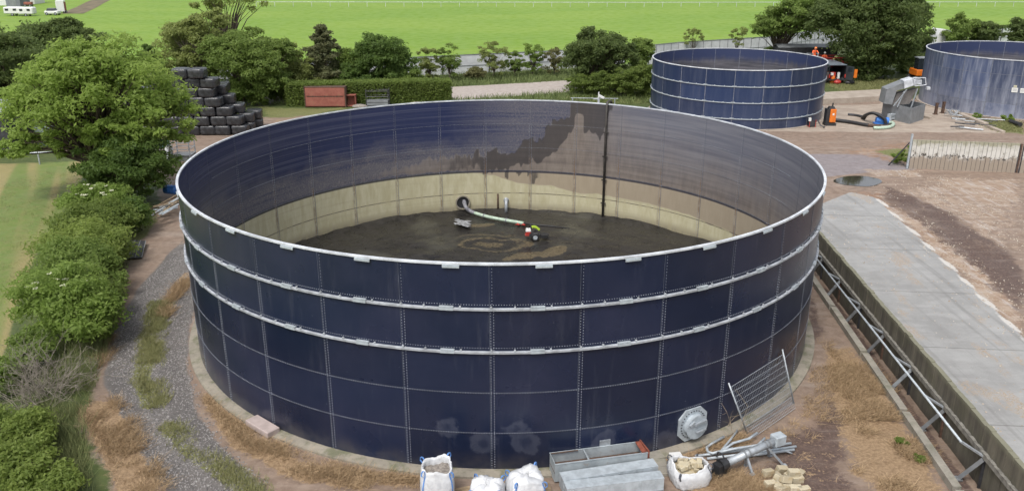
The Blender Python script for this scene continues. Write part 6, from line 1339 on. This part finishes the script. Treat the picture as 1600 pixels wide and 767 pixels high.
# people: skin-modifier bodies baked to one mesh, with five fingers on each hand
def person(label, foot, rz, jacket, legs, bend, arms, helmet, group='workers behind the middle tank'):
    H = 1.76; J = {}; E_ = []; R_ = {}
    def j(n, p, r, par=None):
        J[n] = Vector(p); R_[n] = r
        if par: E_.append((par, n))
    hipz = .92; cb_, sb_ = math.cos(bend), math.sin(bend)
    up = lambda x, y, h: (x, y+h*sb_, hipz+h*cb_)      # along the bent spine, +y is forward
    j('pel', (0,0,hipz), .145); j('waist', up(0,0,.18), .135, 'pel'); j('chest', up(0,.01,.40), .165, 'waist'); j('neckb', up(0,0,.55), .085, 'chest'); j('neck', up(0,.01,.62), .060, 'neckb'); j('head', up(0,.03,.72), .098, 'neck'); j('crown', up(0,.02,.82), .085, 'head'); j('nose', up(0,.135,.715), .016, 'head')
    for s_, nm in ((-1,'l'),(1,'r')):
        j('hip'+nm, (.10*s_,0,hipz-.07), .105, 'pel'); j('knee'+nm, (.12*s_,.04,.49), .070, 'hip'+nm); j('ank'+nm, (.12*s_,0,.09), .048, 'knee'+nm); j('toe'+nm, (.13*s_,.18,.035), .04, 'ank'+nm)
        sh_ = up(.20*s_,0,.50); j('sh'+nm, sh_, .075, 'chest'); a_ = arms[0 if s_ < 0 else 1]
        el = Vector(sh_)+Vector((s_*.08,a_[0]*.28,-.28*(1-abs(a_[0])*.6))); wr = el+Vector((0,a_[1]*.25,a_[2]*.25)); hd_ = wr+(wr-el).normalized()*.08
        j('el'+nm, el, .052, 'sh'+nm); j('wr'+nm, wr, .036, 'el'+nm); j('palm'+nm, hd_, .036, 'wr'+nm)
        dd = (wr-el).normalized(); side = dd.cross(Vector((s_,0,0))).normalized()
        for f in range(5):
            L = (.055,.075,.082,.076,.06)[f]; o_ = side*((f-2)*.021)+(side*-.025 if f == 0 else Vector()); a1_ = hd_+o_+dd*(.02 if f else -.01); a2_ = a1_+dd*L*.5+Vector((-s_*.006,0,-.004)); a3_ = a1_+dd*L+Vector((-s_*.022,0,-.012))
            j(f'f{f}a'+nm, a1_, .0105, 'palm'+nm); j(f'f{f}b'+nm, a2_, .009, f'f{f}a'+nm); j(f'f{f}c'+nm, a3_, .0075, f'f{f}b'+nm)
    names = list(J); me = bpy.data.meshes.new('body'); me.from_pydata([J[n] for n in names], [(names.index(a_), names.index(c2_)) for a_, c2_ in E_], [])
    tmp = bpy.data.objects.new('body_tmp', me); C.objects.link(tmp); md = tmp.modifiers.new('skin', 'SKIN'); tmp.modifiers.new('sub', 'SUBSURF').render_levels = 2; tmp.modifiers['sub'].levels = 2
    for i, n in enumerate(names): me.skin_vertices[0].data[i].radius = (R_[n], R_[n]*(.75 if n in ('waist','chest','pel') else 1)); me.skin_vertices[0].data[i].use_root = (n == 'pel')
    dg = bpy.context.evaluated_depsgraph_get(); bme = bpy.data.meshes.new_from_object(tmp.evaluated_get(dg)); bpy.data.objects.remove(tmp)
    bme.materials.clear()
    for m in (M['navy_cloth'] if legs == 'navy' else M[legs], M[jacket], M['skin'], M['black_rubber']): bme.materials.append(m)
    nb_ = J['neck']; wl, wr_ = J['wrl'], J['wrr']
    for p in bme.polygons:
        c = p.center; mi = 0 if c.z < hipz-.02 and abs(c.x) < .3 and (c-Vector((0,0,c.z))).length < .4 else 1
        if (c-J['head']).length < .16 and (c-J['neckb']).length > .09: mi = 2
        for w_, pl_ in (('wrl','palml'),('wrr','palmr')):
            if (c-J[pl_]).length < .13: mi = 2
        if c.z < .12: mi = 3
        p.material_index = mi; p.use_smooth = True
    bme.name = 'person'; o = bpy.data.objects.new('person', bme); C.objects.link(o); o.location = foot; o.rotation_euler = (0,0,rz); tag(o, label, 'person', group)
    hp = J['crown']; b = MB(); b.lathe([(0,.13),(.06,.12),(.115,.06),(.135,-.02),(.165,-.03),(.165,-.04),(.12,-.04)], 20, hp-Vector((0,0,.01)), closed=False)
    h = b.build('helmet', M[helmet], smooth=True); h.parent = o
    b = MB(); hd2 = J['head']
    for s_ in (-1,1): b.ell(hd2+Vector((s_*.034,.098,.02)), (.013,.010,.009), 6, 4)
    h = b.build('eyes', M['black_rubber']); h.parent = o
    b = MB(); b.box(hd2+Vector((0,.098,-.055)), (.045,.012,.010)); h = b.build('mouth', M['red']); h.parent = o
    return o
p = A(1288, 92, 67.2); person('worker in orange hi-vis and white helmet at the left rail of the red flatbed', (p.x,67.2,1.285), 2.8, 'hiviso', 'hiviso', .15, ((.6,.8,-.3),(.4,.7,-.4)), 'hat')
p = A(1305, 93, 67.4); person('worker in pale yellow hi-vis bending over on the red flatbed', (p.x-.2,67.4,1.285), -1.3, 'hivisy', 'navy', .85, ((.8,.6,-.7),(.7,.5,-.8)), 'hat')
p = A(1272, 86, 56.0); stp = MB(); px_ = p.x
for x in (-.6,.6):
    for y in (55.5,56.5): stp.beam((px_+x,y,0),(px_+x,y,4.3 if y > 56 else 3.2), .07, .07)
stp.box((px_,56.0,3.2), (1.3,1.1,.06)); stp.beam((px_-.6,56.5,4.25),(px_+.6,56.5,4.25), .05, .05)
tag(stp.build('work_platform', M['galv']), 'small steel work platform behind the right rim of the middle tank', 'platform')
person('worker in orange hi-vis leaning over the right rim of the middle tank', (px_,56.0,3.235), 3.1, 'hiviso', 'hiviso', .35, ((.7,.7,-.2),(.6,.6,-.3)), 'orange')
# ------------------------------------------------------------------ buildings far away, upper left
def on(u, v): p = G(u, v); return Vector((p.x, p.y, 0))
def gable(name, label, c, w, d, h, rh, rz, wm, rm, cat='building', doors=()):
    o = empty(name, c, label, cat); R = Matrix.Rotation(rz, 3, 'Z'); f = lambda x, y, z: (R @ Vector((x,y,z)))+Vector(c)
    b = MB(); b.prism([f(-w/2,-d/2,0), f(w/2,-d/2,0), f(w/2,-d/2,h), f(0,-d/2,h+rh), f(-w/2,-d/2,h)], R @ Vector((0,d,0))); b.build('wall', wm, o)
    for s_ in (-1,1): b = MB(); b.prism([f(s_*(w/2+.15),-d/2-.15,h-.05+.03), f(0,-d/2-.15,h+rh+.03), f(0,d/2+.15,h+rh+.03), f(s_*(w/2+.15),d/2+.15,h-.05+.03)], (0,0,.08)); b.build('roof', rm, o)
    for (x, w_, h_, mt) in doors: b = MB(); b.box(f(x,-d/2-.03,h_/2), (w_,.06,h_), rz); b.build('door', mt, o)
    return o
wh, gr_ = M['hat'], M['steel_grey']
c = on(4, 9); gable('white_shed', 'white shed at the very top left corner of the photo', (c.x,c.y+2.5,0), 3.6, 5, 3.0, .8, .0, wh, M['white_steel'])
c = on(21, 10.5); gable('grey_shed', 'grey fronted shed between two white ones, top left', (c.x,c.y+2.5,0), 3.5, 5, 2.6, .7, .02, plain('grey_wall', (.16,.17,.19), .7, 0, .2, .6), M['white_steel'], doors=((0,1.6,2.0,M['steel_grey']),))
c = on(43.5, 7); gable('white_shed', 'white shed with a small red wagon before it, top left', (c.x,c.y+2.5,0), 3.8, 5, 3.0, .8, -.02, wh, M['white_steel'])
c = on(45, 10.5); o = empty('wagon', c, 'small rusty red wagon in front of the white shed at the top left', 'wagon'); b = MB(); b.box(c+Vector((0,0,.75)), (1.8,1.1,.6)); b.build('body', M['fred'], o, bevel=.04)
for x in (-.6,.6):
    for y in (-.5,.5): wheel(o, c+Vector((x,y,.28)), .28, .14, axis='Y')
for i, (u, v, L, lb) in enumerate(((23,25,3.6,'white caravan at the left of the pair above the oaks'),(44,25.5,3.2,'white caravan at the right of the pair above the oaks'))):
    c = on(u, v); o = empty('caravan', c, lb, 'caravan', 'white caravans'); b = MB(); b.box(c+Vector((0,0,1.15)), (L,2.0,1.5), .1*i); bd = b.build('body', wh, o, bevel=.2); b = MB()
    for k in (-.28,.2): b.box(c+Matrix.Rotation(.1*i,3,'Z') @ Vector((k*L,-1.02,1.35)), (L*.2,.05,.45), .1*i)
    b.build('window', M['glass'], bd); wheel(o, c+Vector((0,-.85,.3)), .30, .2, axis='Y'); wheel(o, c+Vector((0,.85,.3)), .30, .2, axis='Y')
c = on(97, 21); o = empty('horse_box', c, 'tall white box trailer with a red side, above the arching oak', 'trailer'); b = MB(); b.box(c+Vector((0,0,1.6)), (1.7,2.0,2.4), .25); bd = b.build('body', wh, o, bevel=.05); b = MB(); b.box(c+Matrix.Rotation(.25,3,'Z') @ Vector((.87,0,1.5)), (.05,1.7,1.9), .25); b.build('red_side', M['fred'], bd)
for x in (-.75,.75): wheel(o, c+Vector((x,-.5,.32)), .32, .2); wheel(o, c+Vector((x,.5,.32)), .32, .2)
c = on(83, 24); o = empty('parked_car', c, 'pale car with a dark roof parked left of the white box trailer', 'car'); b = MB(); b.box(c+Vector((0,0,.62)), (3.0,1.7,.65)); bd = b.build('body', M['hat'], o, bevel=.12); b = MB(); b.box(c+Vector((-.1,0,1.2)), (1.8,1.5,.55), taper=.8); b.build('cabin', M['glass'], bd)
for x in (-.95,.95):
    for y in (-.8,.8): wheel(o, c+Vector((x,y,.32)), .32, .2, axis='Y')
